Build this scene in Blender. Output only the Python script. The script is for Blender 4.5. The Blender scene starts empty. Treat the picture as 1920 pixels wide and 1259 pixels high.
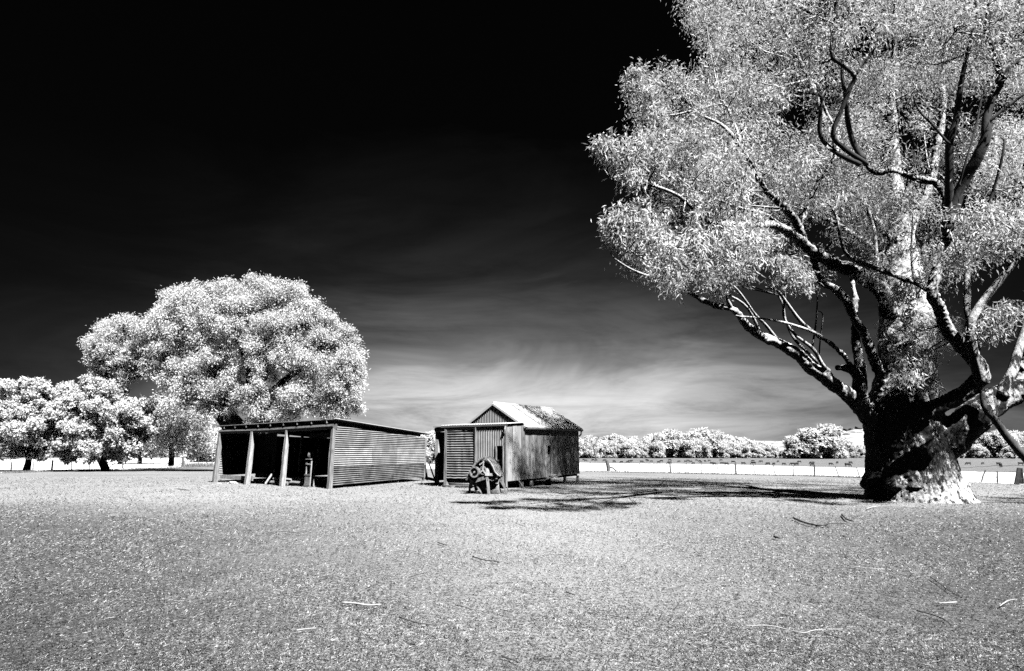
import bpy, bmesh, math, random
import numpy as np
from mathutils import Vector, Matrix, noise as mnoise
random.seed(7); RNG = np.random.default_rng(7)
R = math.radians
scene = bpy.context.scene
# ------------------------------------------------------------------ camera
F = 1066.0; PITCH = R(11.66); CAMZ = 1.6
cam = bpy.data.cameras.new('camera'); cam.sensor_width = 36.0; cam.lens = F / 1920 * 36
cam.clip_end = 6000; cam.clip_start = 0.1
camo = bpy.data.objects.new('camera', cam); scene.collection.objects.link(camo)
camo.location = (0, 0, CAMZ); camo.rotation_euler = (R(90) + PITCH, 0, 0)
scene.camera = camo
# ------------------------------------------------------------------ light: sun behind the camera's right shoulder
SUN_EL, SUN_AZ = R(53), R(35)           # azimuth measured from -Y (behind the camera) towards +X
sd = Vector((math.sin(SUN_AZ) * math.cos(SUN_EL), -math.cos(SUN_AZ) * math.cos(SUN_EL), math.sin(SUN_EL)))
sl = bpy.data.lights.new('sun', 'SUN'); sl.energy = 5.0; sl.angle = R(0.5); sl.color = (1, 1, 1)
so = bpy.data.objects.new('sun', sl); scene.collection.objects.link(so)
so.rotation_euler = sd.to_track_quat('Z', 'Y').to_euler(); so.location = (20, -20, 40)
scene.view_settings.view_transform = 'Standard'; scene.view_settings.look = 'None'
scene.view_settings.exposure = 1.75; scene.view_settings.gamma = 1
scene.cycles.max_bounces = 5; scene.cycles.diffuse_bounces = 0; scene.cycles.transmission_bounces = 3
scene.cycles.use_denoising = False


class NT:
    def __init__(s, nt): s.n = nt.nodes; s.l = nt.links
    def node(s, t, **kw):
        n = s.n.new(t)
        for k, v in kw.items():
            setattr(n, k, v)
        return n
    def put(s, sock, v):
        if hasattr(v, 'is_output') or isinstance(v, bpy.types.NodeSocket): s.l.new(v, sock)
        else: sock.default_value = v
    def math(s, op, a, b=0.0, c=0.0, clamp=False):
        n = s.node('ShaderNodeMath', operation=op, use_clamp=clamp)
        s.put(n.inputs[0], a); s.put(n.inputs[1], b)
        if op in ('MULTIPLY_ADD', 'SMOOTH_MIN'): s.put(n.inputs[2], c)
        return n.outputs[0]
    def ramp(s, fac, stops, interp='LINEAR'):
        n = s.node('ShaderNodeValToRGB'); n.color_ramp.interpolation = interp
        e = n.color_ramp.elements
        while len(e) < len(stops): e.new(0.5)
        for k, (p, v) in enumerate(stops):
            e[k].position = p; e[k].color = (v, v, v, 1)
        s.put(n.inputs[0], fac); return n.outputs[0]
    def noise(s, vec, scale, detail=4, rough=.55, dist=0.0):
        n = s.node('ShaderNodeTexNoise'); s.put(n.inputs['Vector'], vec)
        n.inputs['Scale'].default_value = scale; n.inputs['Detail'].default_value = detail
        n.inputs['Roughness'].default_value = rough; n.inputs['Distortion'].default_value = dist
        return n.outputs['Fac']
    def mapping(s, vec, scale=(1, 1, 1), loc=(0, 0, 0)):
        n = s.node('ShaderNodeMapping'); s.put(n.inputs['Vector'], vec)
        n.inputs['Scale'].default_value = scale; n.inputs['Location'].default_value = loc
        return n.outputs[0]
    def mix(s, f, a, b):
        return s.math('ADD', s.math('MULTIPLY', a, s.math('SUBTRACT', 1.0, f)), s.math('MULTIPLY', b, f))


# ------------------------------------------------------------------ sky: infrared-dark blue sky with thin cloud low down
world = bpy.data.worlds.new('World'); scene.world = world; world.use_nodes = True
world.node_tree.nodes.clear(); T = NT(world.node_tree)
tc = T.node('ShaderNodeTexCoord').outputs['Generated']
sep = T.node('ShaderNodeSeparateXYZ'); T.put(sep.inputs[0], tc)
sx, sy, sz = sep.outputs
az = T.math('ARCTAN2', sx, sy)
sky = T.node('ShaderNodeTexSky', sky_type='NISHITA', sun_disc=False, sun_elevation=SUN_EL, sun_rotation=math.pi - SUN_AZ)
sc_ = T.node('ShaderNodeSeparateColor'); T.put(sc_.inputs[0], sky.outputs[0])
red = T.math('MULTIPLY', sc_.outputs[0], 0.0007)          # what an infrared film sees of the clear sky
st = T.mapping(tc, (2.2, 2.2, 13))
n1 = T.noise(st, 1.9, 9, .68, .5); n2 = T.noise(T.mapping(tc, (1.5, 1.5, 5), (3, 1, 2)), 1.5, 5, .6, .8)
zz = T.math('ADD', sz, T.math('MULTIPLY', T.math('SUBTRACT', n1, .5), .10))
zz = T.math('ADD', zz, T.math('MULTIPLY', T.math('SUBTRACT', n2, .5), .16))
# the veil reaches higher straight ahead than to either side
da = T.math('SUBTRACT', az, T.math('ADD', -.02, 0))
side = T.math('MULTIPLY', T.math('MULTIPLY', da, da), .16)
zz2 = T.math('ADD', zz, side)
veil = T.ramp(zz2, [(0, .31), (.085, .35), (.120, .27), (.150, .13), (.19, .066), (.25, .034), (.31, .011), (.40, .003), (.5, 0)])
streak = T.ramp(n1, [(.3, .5), (.5, .95), (.68, 1.3)])
wid = T.ramp(T.math('ADD', T.math('MULTIPLY', T.math('ABSOLUTE', T.math('SUBTRACT', az, .03)), 1.0), T.math('MULTIPLY', T.math('SUBTRACT', n2, .5), .5)),
             [(0, 1), (.18, .95), (.34, .66), (.5, .38), (.65, .22), (.85, .12)])
colv = T.math('ADD', T.math('MULTIPLY', T.math('MULTIPLY', veil, streak), wid), red)
cc = T.node('ShaderNodeCombineColor')
for i in range(3): T.put(cc.inputs[i], colv)
bg = T.node('ShaderNodeBackground'); T.put(bg.inputs['Color'], cc.outputs[0]); bg.inputs['Strength'].default_value = 0.58
wo = T.node('ShaderNodeOutputWorld'); T.put(wo.inputs['Surface'], bg.outputs[0])


# ------------------------------------------------------------------ materials (the picture is infrared black and white: greys only)
KA = .70
def mat(name, lo, hi, scale=4.0, stretch=(1, 1, 1), rough=.85, bump=0.0, bscale=30.0, detail=5, spots=None, metal=0.0,
        contrast=(.32, .68), spec=.25):
    lo *= KA; hi *= KA; spots = spots and (spots[0], spots[1], spots[2] * KA) + tuple(spots[3:])
    m = bpy.data.materials.new(name); m.use_nodes = True; m.node_tree.nodes.clear(); t = NT(m.node_tree)
    c = t.node('ShaderNodeTexCoord').outputs['Object']; v = t.mapping(c, stretch)
    f = t.noise(v, scale, detail, .6)
    val = t.ramp(f, [(contrast[0], lo), (contrast[1], hi)])
    if spots:                                             # (scale, threshold, value)
        s = t.noise(t.mapping(c, stretch, (5, 3, 1)), spots[0], 4, .65)
        k = t.ramp(s, [(spots[1], 0), (spots[1] + spots[3] if len(spots) > 3 else spots[1] + .05, 1)])
        val = t.mix(k, val, spots[2])
    b = t.node('ShaderNodeBsdfPrincipled'); cb = t.node('ShaderNodeCombineColor')
    for i in range(3): t.put(cb.inputs[i], val)
    t.put(b.inputs['Base Color'], cb.outputs[0]); b.inputs['Roughness'].default_value = rough
    b.inputs['Metallic'].default_value = metal; b.inputs['Specular IOR Level'].default_value = spec
    if bump:
        bn = t.node('ShaderNodeBump'); bn.inputs['Strength'].default_value = bump; bn.inputs['Distance'].default_value = .05
        t.put(bn.inputs['Height'], t.noise(v, bscale, 5, .7)); t.put(b.inputs['Normal'], bn.outputs[0])
    o = t.node('ShaderNodeOutputMaterial'); t.put(o.inputs['Surface'], b.outputs[0])
    return m


def leafmat(name, lo, hi, scale=1.2, trans=.3):
    lo *= KA; hi *= KA
    m = bpy.data.materials.new(name); m.use_nodes = True; m.node_tree.nodes.clear(); t = NT(m.node_tree)
    c = t.node('ShaderNodeTexCoord').outputs['Object']
    val = t.ramp(t.noise(c, scale, 6, .75), [(.35, lo), (.62, hi)])
    cb = t.node('ShaderNodeCombineColor')
    for i in range(3): t.put(cb.inputs[i], val)
    d = t.node('ShaderNodeBsdfDiffuse'); t.put(d.inputs['Color'], cb.outputs[0])
    tr = t.node('ShaderNodeBsdfTranslucent'); t.put(tr.inputs['Color'], cb.outputs[0])
    mx = t.node('ShaderNodeMixShader'); mx.inputs[0].default_value = trans
    t.put(mx.inputs[1], d.outputs[0]); t.put(mx.inputs[2], tr.outputs[0])
    o = t.node('ShaderNodeOutputMaterial'); t.put(o.inputs['Surface'], mx.outputs[0])
    return m


M = {
    'iron': mat('corrugated_iron', .20, .42, 1.3, (1, 1, 1), .55, .15, 20, spots=(.9, .55, .20, .15)),
    'iron_pale': mat('pale_galvanised_iron', .30, .54, 1.6, (1, 1, 1), .5, .1, 20, spots=(1.1, .60, .3, .12)),
    'iron_dull': mat('dull_rusty_iron', .10, .25, 1.8, (1, 1, 1), .7, .2, 20, spots=(1.5, .55, .08, .1)),
    'iron_dark': mat('dark_rusty_shaded_iron', .015, .04, 2.0, (1, 1, 1), .8, .2, 20),
    'sheet': mat('shaded_weathered_sheet', .08, .34, 1.0, (2.6, 2.6, .32), .6, .1, 12, spots=(1.7, .54, .12, .10)),
    'sheet_sunlit': mat('sunlit_flat_sheet', .24, .50, 1.0, (2.6, 2.6, .32), .6, .1, 12, spots=(1.7, .60, .2, .10)),
    'roof': mat('roof_iron', .50, .78, .8, (1, 1, 1), .5, .08, 20, spots=(.9, .62, .3, .1)),
    'roof_edge': mat('dark_roof_iron', .10, .22, 1, (1, 1, 1), .6),
    'timber': mat('weathered_timber', .14, .40, 5, (3, 3, .35), .9, .5, 14, spots=(6, .60, .06, .06)),
    'timber_h': mat('weathered_beam', .07, .20, 5, (.6, .6, 3), .9, .5, 14),
    'timber_pale': mat('pale_split_timber', .28, .60, 5, (3, 3, .5), .9, .5, 14, spots=(6, .62, .1, .06)),
    'timber_dark': mat('dark_timber', .05, .14, 4, (2, 2, .5), .9, .4, 14),
    'post': mat('fence_post_wood', .08, .22, 3, (2, 2, .6), .9, .3, 12),
    'wire': mat('fence_wire', .15, .3, 3),
    'rusty': mat('old_machine_iron', .12, .40, 6, (1, 1, 1), .6, .3, 18, spots=(9, .58, .04, .05)),
    'machine_pale': mat('machine_bare_metal', .4, .7, 7, (1, 1, 1), .5, .2, 18, spots=(9, .6, .1, .05)),
    'black': mat('black_hole', .01, .015, 2),
    'bark': mat('gum_bark', .035, .13, 2.2, (1.6, 1.6, .8), .95, 1.0, 9, 8, spots=(1.5, .56, .58, .035)),
    'bark_smooth': mat('smooth_gum_bark', .34, .60, 1.8, (1.5, 1.5, .8), .8, .4, 6, 6, spots=(3.2, .62, .05, .04)),
    'bark_root': mat('flaky_root_bark', .30, .72, 2.5, (1, 1, 1), .95, 1.0, 7, 8, spots=(4, .53, .05, .05)),
    'bark_far': mat('grey_bark', .14, .42, 1.5, (1, 1, .5), .9, .5, 4),
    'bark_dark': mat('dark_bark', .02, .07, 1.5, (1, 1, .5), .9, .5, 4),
    'twig_dark': mat('dead_twig', .03, .10, 5), 'twig_pale': mat('bleached_twig', .28, .5, 5),
    'leaf_near': leafmat('gum_leaf', .55, 1.0, 1.6, .34),
    'leaf_mid': leafmat('gum_foliage', .88, 1.1, .9, .46),
    'leaf_puff': leafmat('round_clump_foliage', .84, 1.1, 1.0, .42),
    'leaf_far': leafmat('far_foliage', .95, 1.15, .35, .45),
    'hide': mat('dark_cattle_hide', .012, .04, 2, rough=.7),
    'cloth': mat('sacking', .12, .2, 6), 'stone': mat('stone', .3, .6, 8, bump=.5),
    'rock': mat('dark_rock', .03, .1, .1),
}


# ------------------------------------------------------------------ terrain and the survey helpers
def sstep(a, b, x):
    t = min(1, max(0, (x - a) / (b - a))); return t * t * (3 - 2 * t)


FY = [0, 26, 48, 72, 150, 300, 600, 9000]; FZ = [0, 0, -.17, -.5, -1.7, -2.8, -2.2, -2.2]


def ter(x, y):
    z = float(np.interp(y, FY, FZ))
    z += max(-1.0, -.02 * max(0, x - 5)) * sstep(25, 55, y)
    z += 2.0 * sstep(80, 220, y) * sstep(20, 80, -x)
    return z


def ray(px, py):
    u = (px - 960) / F; v = (629.5 - py) / F; c, s = math.cos(PITCH), math.sin(PITCH)
    return u / (c - v * s), (s + v * c) / (c - v * s)      # per metre of Y


def P(px, py, Y):
    a, b = ray(px, py); return Vector((a * Y, Y, CAMZ + b * Y))


def G(px, py):
    a, b = ray(px, py); Y = 3.0
    while Y < 900:
        if CAMZ + b * Y <= ter(a * Y, Y): break
        Y *= 1.004
    return Vector((a * Y, Y, ter(a * Y, Y)))


# ------------------------------------------------------------------ object helpers
def link(o, parent=None):
    scene.collection.objects.link(o)
    if parent: o.parent = parent
    return o


def tag(o, label=None, cat=None, group=None, kind=None):
    if label: o['label'] = label
    if cat: o['category'] = cat
    if group: o['group'] = group
    if kind: o['kind'] = kind
    return o


def thing(name, label, cat, loc=(0, 0, 0), rotz=0, group=None):
    o = bpy.data.objects.new(name, None); o.location = loc; o.rotation_euler = (0, 0, rotz); o.empty_display_size = .3
    link(o); return tag(o, label, cat, group)


class MB:
    """collects shapes, then links them as ONE mesh"""
    def __init__(s): s.bm = bmesh.new()
    def face(s, pts):
        try: return s.bm.faces.new([s.bm.verts.new(p) for p in pts])
        except ValueError: return None
    def beam(s, a, b, w, h, up=(0, 0, 1), taper=1.0, jit=0.0):
        a, b = Vector(a), Vector(b); d = (b - a).normalized(); up = Vector(up)
        if abs(d.dot(up)) > .98: up = Vector((0, 1, 0))
        r = d.cross(up).normalized(); u = r.cross(d).normalized(); vs = []
        for p, k in ((a, 1), (b, taper)):
            for i, j in ((-1, -1), (1, -1), (1, 1), (-1, 1)):
                q = p + r * i * w / 2 * k + u * j * h / 2 * k
                if jit: q += Vector((random.uniform(-jit, jit), random.uniform(-jit, jit), 0))
                vs.append(s.bm.verts.new(q))
        for f in ((3, 2, 1, 0), (4, 5, 6, 7), (0, 1, 5, 4), (1, 2, 6, 5), (2, 3, 7, 6), (3, 0, 4, 7)):
            s.bm.faces.new([vs[i] for i in f])
        return s
    def tube(s, pts, rads, n=8, rough=0.0):
        pts = [Vector(p) for p in pts]
        if not hasattr(rads, '__len__'): rads = [rads] * len(pts)
        prev = None; rings = []
        d0 = (pts[1] - pts[0]).normalized()
        ref = Vector((0, 0, 1)) if abs(d0.z) < .9 else Vector((1, 0, 0)); r = d0.cross(ref).normalized()
        for i, p in enumerate(pts):
            d = (pts[min(i + 1, len(pts) - 1)] - pts[max(i - 1, 0)]).normalized()
            r = (r - d * r.dot(d)).normalized(); q = d.cross(r)
            ring = []
            for k in range(n):
                a = 2 * math.pi * k / n; rr = rads[i] * (1 + (random.uniform(-rough, rough) if rough else 0))
                ring.append(s.bm.verts.new(p + (r * math.cos(a) + q * math.sin(a)) * rr))
            rings.append(ring)
        for A, B in zip(rings, rings[1:]):
            for k in range(n): s.bm.faces.new((A[k], A[(k + 1) % n], B[(k + 1) % n], B[k]))
        s.bm.faces.new(rings[0][::-1]); s.bm.faces.new(rings[-1]); return s
    def corr(s, O, U, V, N, pitch=.1, amp=.02, nu=1, wob=0.0):
        """corrugated sheet: ridges run along U, waves step along V, bulging along N"""
        O, U, V, N = map(Vector, (O, U, V, N)); L = V.length; ns = max(2, int(round(L / pitch * 6))); rows = []
        for i in range(ns + 1):
            t = i / ns; off = amp * math.sin(2 * math.pi * t * L / pitch); row = []
            for j in range(nu + 1):
                w = wob * mnoise.noise(Vector((j * 1.3, t * L * 1.5, O.x)))
                row.append(s.bm.verts.new(O + V * t + U * (j / nu) + N * (off + w)))
            rows.append(row)
        for A, B in zip(rows, rows[1:]):
            for j in range(nu): s.bm.faces.new((A[j], A[j + 1], B[j + 1], B[j]))
        return s
    def clip(s, co, no):
        bmesh.ops.bisect_plane(s.bm, geom=s.bm.verts[:] + s.bm.edges[:] + s.bm.faces[:], plane_co=Vector(co), plane_no=Vector(no), clear_outer=True)
        return s
    def blob(s, c, r, n=0, sub=2, rough=.2, seed=0):
        ret = bmesh.ops.create_icosphere(s.bm, subdivisions=sub, radius=1)
        for v in ret['verts']:
            k = 1 + rough * mnoise.noise(v.co * 1.7 + Vector((seed, 0, 0)))
            v.co = Vector((v.co.x * r[0] * k, v.co.y * r[1] * k, v.co.z * r[2] * k)) + Vector(c)
        return s
    def build(s, name, m, parent=None, origin=None, smooth=False):
        if origin is not None: bmesh.ops.translate(s.bm, verts=s.bm.verts, vec=-Vector(origin))
        me = bpy.data.meshes.new(name); bmesh.ops.recalc_face_normals(s.bm, faces=s.bm.faces) if False else None
        s.bm.to_mesh(me); s.bm.free(); me.materials.append(M[m] if isinstance(m, str) else m)
        if smooth: me.polygons.foreach_set('use_smooth', [True] * len(me.polygons))
        o = bpy.data.objects.new(name, me); link(o, parent)
        if origin is not None and parent is None: o.location = origin
        return o


def quads_mesh(name, V, m, parent=None, nper=4):
    """V: (N, nper, 3) array -> one mesh of N polygons"""
    n = len(V); me = bpy.data.meshes.new(name)
    me.vertices.add(n * nper); me.vertices.foreach_set('co', V.reshape(-1).astype(np.float32))
    me.loops.add(n * nper); me.loops.foreach_set('vertex_index', np.arange(n * nper, dtype=np.int32))
    me.polygons.add(n); me.polygons.foreach_set('loop_start', np.arange(0, n * nper, nper, dtype=np.int32))
    me.polygons.foreach_set('loop_total', np.full(n, nper, dtype=np.int32))
    me.update(calc_edges=True); me.materials.append(M[m])
    o = bpy.data.objects.new(name, me); link(o, parent); return o


def unit(a): return a / (np.linalg.norm(a, axis=-1, keepdims=True) + 1e-9)


def leaves(blobs, dens, L, W, per=16, spread=.28, droop=.7, outward=.5, rnd=.8, shell=.55, rng=RNG, squash=1.0, facing=0.0):
    """leaf kites gathered in sprays through ellipsoid blobs. blobs: rows of x,y,z,rx,ry,rz ; dens: sprays per m2 of blob surface"""
    out = []
    for b in blobs:
        c = np.array(b[:3]); r = np.array(b[3:6]); area = 4 * math.pi * ((r[0] * r[1] + r[1] * r[2] + r[0] * r[2]) / 3)
        ns = max(3, int(area * dens))
        d = unit(rng.normal(size=(ns, 3))); rad = shell + (1.06 - shell) * rng.random((ns, 1)) ** .6
        rad *= 1 + .16 * np.sin(d[:, :1] * 5 + c[0]) * np.cos(d[:, 2:3] * 6 + c[1])
        pc = c + d * r * rad
        q = np.repeat(pc, per, axis=0) + rng.normal(size=(ns * per, 3)) * spread
        od = np.repeat(d, per, axis=0); n = len(q)
        dr = unit(od * outward + np.array([0, 0, -droop]) + rng.normal(size=(n, 3)) * rnd)
        ll = L * rng.uniform(.65, 1.25, (n, 1)); ww = W * rng.uniform(.7, 1.3, (n, 1))
        sd_ = rng.normal(size=(n, 3))
        if facing:                                     # lay leaves across the blob's surface
            sd_ = sd_ * (1 - facing) + np.cross(od, dr) * facing
        side = unit(np.cross(dr, np.cross(sd_, dr)))
        nb = np.cross(dr, side)
        V = np.stack([q, q + dr * ll * .42 + side * ww * .5 + nb * ll * .05, q + dr * ll + nb * ll * -.08, q + dr * ll * .42 - side * ww * .5 + nb * ll * .05], axis=1)
        out.append(V)
    return np.concatenate(out)


def tuft_blobs(bl, n, f0, f1, seed, up=.2, out=.8):
    rr_ = random.Random(seed); o = []
    for b in bl:
        for _ in range(n):
            d = Vector((rr_.gauss(0, 1), rr_.gauss(0, 1), rr_.gauss(up, 1))).normalized(); kk = b[3] * rr_.uniform(f0, f1); q = out * rr_.uniform(.75, 1.1)
            o.append((b[0] + d.x * b[3] * q, b[1] + d.y * b[4] * q, b[2] + d.z * b[5] * q, kk, kk, kk * .8))
    return o


# ================================================================== GROUND
ys = np.concatenate([np.linspace(-30, 0, 8), np.linspace(2, 60, 59), np.geomspace(62, 5000, 46)])
xs = np.concatenate([-np.geomspace(5000, 62, 40), np.linspace(-60, 60, 61), np.geomspace(62, 5000, 40)])
bm = bmesh.new(); g = [[bm.verts.new((x, y, ter(x, y) + (.03 * mnoise.noise(Vector((x * .35, y * .35, 0))) if 3 < y < 45 else 0) - (8 if y > 2500 else 0))) for x in xs] for y in ys]
for A, B in zip(g, g[1:]):
    for i in range(len(xs) - 1): bm.faces.new((A[i], A[i + 1], B[i + 1], B[i]))
gm = bpy.data.materials.new('yard_soil'); gm.use_nodes = True; gm.node_tree.nodes.clear(); t = NT(gm.node_tree)
c = t.node('ShaderNodeTexCoord').outputs['Object']
fine = t.noise(c, 17, 8, .75); mid = t.noise(c, 1.3, 5, .6); big = t.noise(c, .12, 3, .5); tiny = t.noise(t.mapping(c, (1, 1.6, 1)), 65, 5, .7)
v = t.math('MULTIPLY', t.ramp(fine, [(.38, .30), (.47, .90), (.62, 1.1)]), t.ramp(tiny, [(.36, .3), (.46, 1.0), (.65, 1.15)]))
v = t.math('MULTIPLY', v, t.ramp(mid, [(.3, .82), (.6, 1.05)])); v = t.math('MULTIPLY', v, t.ramp(big, [(.3, .85), (.65, 1.08)]))
sg = t.node('ShaderNodeSeparateXYZ'); t.put(sg.inputs[0], c)
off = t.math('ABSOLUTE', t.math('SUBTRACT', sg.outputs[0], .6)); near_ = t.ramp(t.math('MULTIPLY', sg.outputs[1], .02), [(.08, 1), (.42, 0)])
vignette = t.ramp(t.math('ADD', t.math('MULTIPLY', t.math('MULTIPLY', off, .11), near_), t.math('MULTIPLY', t.math('SUBTRACT', mid, .5), .7)), [(.02, 1.05), (.50, .42)])  # vignette painted into the soil colour: foreground sides darker, broken by noise
v = t.math('MULTIPLY', v, vignette)
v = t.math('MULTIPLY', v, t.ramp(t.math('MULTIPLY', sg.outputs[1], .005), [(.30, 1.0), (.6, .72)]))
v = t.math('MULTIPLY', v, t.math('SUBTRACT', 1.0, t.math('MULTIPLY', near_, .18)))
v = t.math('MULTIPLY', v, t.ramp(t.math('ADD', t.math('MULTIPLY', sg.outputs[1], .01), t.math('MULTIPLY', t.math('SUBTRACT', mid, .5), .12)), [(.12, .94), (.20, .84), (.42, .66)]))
v = t.math('MULTIPLY', v, .30, clamp=True)
cb = t.node('ShaderNodeCombineColor')
for i in range(3): t.put(cb.inputs[i], v)
b = t.node('ShaderNodeBsdfPrincipled'); b.inputs['Roughness'].default_value = .95; b.inputs['Specular IOR Level'].default_value = .1
t.put(b.inputs['Base Color'], cb.outputs[0])
bn = t.node('ShaderNodeBump'); bn.inputs['Strength'].default_value = .8; bn.inputs['Distance'].default_value = .03
t.put(bn.inputs['Height'], t.math('ADD', fine, t.math('MULTIPLY', tiny, .4))); t.put(b.inputs['Normal'], bn.outputs[0])
t.put(t.node('ShaderNodeOutputMaterial').inputs['Surface'], b.outputs[0])
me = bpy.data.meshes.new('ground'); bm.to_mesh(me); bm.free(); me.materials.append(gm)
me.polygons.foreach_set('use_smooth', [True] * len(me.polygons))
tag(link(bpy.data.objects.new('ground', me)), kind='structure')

# pale ripe grass paddock beyond the fences
def strip(name, near, far, m, lift=.02, n=60):
    bm = bmesh.new(); rows = []
    for i in range(n + 1):
        s = i / n
        def at(pl):
            k = s * (len(pl) - 1); a = min(int(k), len(pl) - 2); return pl[a].lerp(pl[a + 1], k - a)
        A, B = at(near), at(far)
        rows.append([bm.verts.new((q.x, q.y, ter(q.x, q.y) + lift)) for q in (A.lerp(B, w / 14) for w in range(15))])
    for A, B in zip(rows, rows[1:]):
        for j in range(14): bm.faces.new((A[j], B[j], B[j + 1], A[j + 1]))
    me = bpy.data.meshes.new(name); bm.to_mesh(me); bm.free(); me.materials.append(m)
    return tag(link(bpy.data.objects.new(name, me)), kind='structure')


M['ripe'] = mat('ripe_grass', .66, .92, .9, (1, .35, 1), .95, detail=8)
rf = [G(x, y) for x, y in ((700, 879), (900, 881), (1100, 884.5), (1257, 887), (1380, 889.5), (1535, 892.5), (1620, 895.5), (1700, 899), (1798, 904.5), (1910, 909.5), (2050, 916))]
rfar = [G(x, y) for x, y in ((700, 865), (900, 867), (1100, 868.5), (1257, 870), (1380, 872), (1535, 876), (1620, 878), (1700, 880), (1798, 884), (1910, 887), (2050, 890))]
strip('paddock', rf, rfar, M['ripe'])
lf = [G(x, y) for x, y in ((-160, 891), (0, 888), (97, 884), (200, 881.5), (280, 878.5), (340, 876.5), (420, 874.5), (560, 873))]
lfar = [G(x, y) for x, y in ((-160, 862), (0, 861), (97, 860.5), (200, 860), (280, 859.5), (340, 859), (420, 859), (560, 859))]
strip('paddock', lf, lfar, M['ripe'])

# ---- dry grass stubble and leaf litter over the yard (nobody could count it)
def scatter_litter():
    n = 480000; rng = np.random.default_rng(3)
    Y = 1 / (1 / 42 + (1 / 4.2 - 1 / 42) * rng.random(n)) ; X = (rng.random(n) * 2 - 1) * (Y * .95 + 1)
    nz = np.sin(X * .9 + np.sin(Y * .7) * 2) * np.cos(Y * .8 + X * .3) + .6 * np.sin(X * 2.7 + Y * 1.9)
    edge = np.clip((np.abs(X - .6) - 1.5) / 4.5, 0, 1) * np.clip((20 - Y) / 12, 0, 1); keep = (rng.random(n) < (.62 + .3 * nz) * (1 - .5 * edge)) & ~((X > 12) & (X < 16.2) & (Y > 19.2) & (Y < 22))  # grass thinned toward the foreground sides, part of the painted vignette
    X, Y = X[keep], Y[keep]; n = len(X); Z = np.interp(Y, FY, FZ) - .02 * np.clip(X - 5, 0, 50) * np.clip((Y - 25) / 30, 0, 1) ** 2
    s = (.42 + Y / 17) * rng.uniform(.5, 1.4, n) * (1 + .25 * np.clip((np.abs(X - .6) - 2) / 6, 0, 1) * np.clip((22 - Y) / 12, 0, 1)); a = rng.random(n) * 2 * math.pi
    el = rng.uniform(.05, .9, n) ** 1.2; L = .045 * s; W = .0042 * s
    d = np.stack([np.cos(a) * np.cos(el), np.sin(a) * np.cos(el), np.sin(el)], 1); sd2 = np.stack([-np.sin(a), np.cos(a), 0 * a], 1)
    p = np.stack([X, Y, Z + .002], 1); bend = np.array([0, 0, -.25])
    V = np.stack([p - sd2 * W[:, None], p + sd2 * W[:, None], p + (d + bend * .3) * L[:, None] * .6 + sd2 * W[:, None] * .8, p + (d + bend) * L[:, None]], 1)
    V[..., 2] = np.maximum(V[..., 2], (Z + .003)[:, None])
    return quads_mesh('dry_grass', V, 'stubble')


M['twig_grey'] = mat('grey_twig', .25, .5, 5)
M['stubble'] = mat('dry_stubble', .10, .48, 11, rough=.9, detail=5, contrast=(.36, .62))
def twig_litter(n, mname, seed, label):
    rng = np.random.default_rng(seed); Y = 1 / (1 / 30 + (1 / 4.5 - 1 / 30) * rng.random(n)); X = (rng.random(n) * 2 - 1) * Y * .93 + np.where(rng.random(n) < .3, 2, 0)
    a = rng.random(n) * 2 * math.pi; L = rng.uniform(.015, .075, n) ** 1.0 * (.7 + Y / 22); W = rng.uniform(.0012, .0030, n) * (.8 + Y / 16)
    Z = np.interp(Y, FY, FZ) + W + .016; d = np.stack([np.cos(a), np.sin(a), rng.uniform(-.06, .10, n)], 1) * L[:, None]; p = np.stack([X, Y, Z], 1); bend = np.stack([-np.sin(a), np.cos(a), 0 * a], 1) * (rng.uniform(-.2, .2, n) * L)[:, None]
    out = []; pr = [np.array([0, 0, 1.]), None, None]
    sd3 = np.stack([-np.sin(a), np.cos(a), 0 * a], 1)
    crn = [W[:, None] * np.array([0, 0, 1.]), W[:, None] * (sd3 * .87 - np.array([0, 0, .5])), W[:, None] * (-sd3 * .87 - np.array([0, 0, .5]))]
    for s0, s1, b0, b1 in ((-1, 0, 0, 1), (0, 1, 1, 0)):
        A0, A1 = p + d * s0 + bend * b0, p + d * s1 + bend * b1
        for k in range(3): out.append(np.stack([A0 + crn[k], A1 + crn[k], A1 + crn[(k + 1) % 3], A0 + crn[(k + 1) % 3]], 1))
    return tag(quads_mesh('twig_litter', np.concatenate(out), mname), label, 'litter', kind='stuff')
twig_litter(1700, 'twig_dark', 31, 'small dark twigs and bark bits strewn over the yard')
twig_litter(260, 'twig_grey', 37, 'small bleached twigs strewn over the yard')
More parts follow.
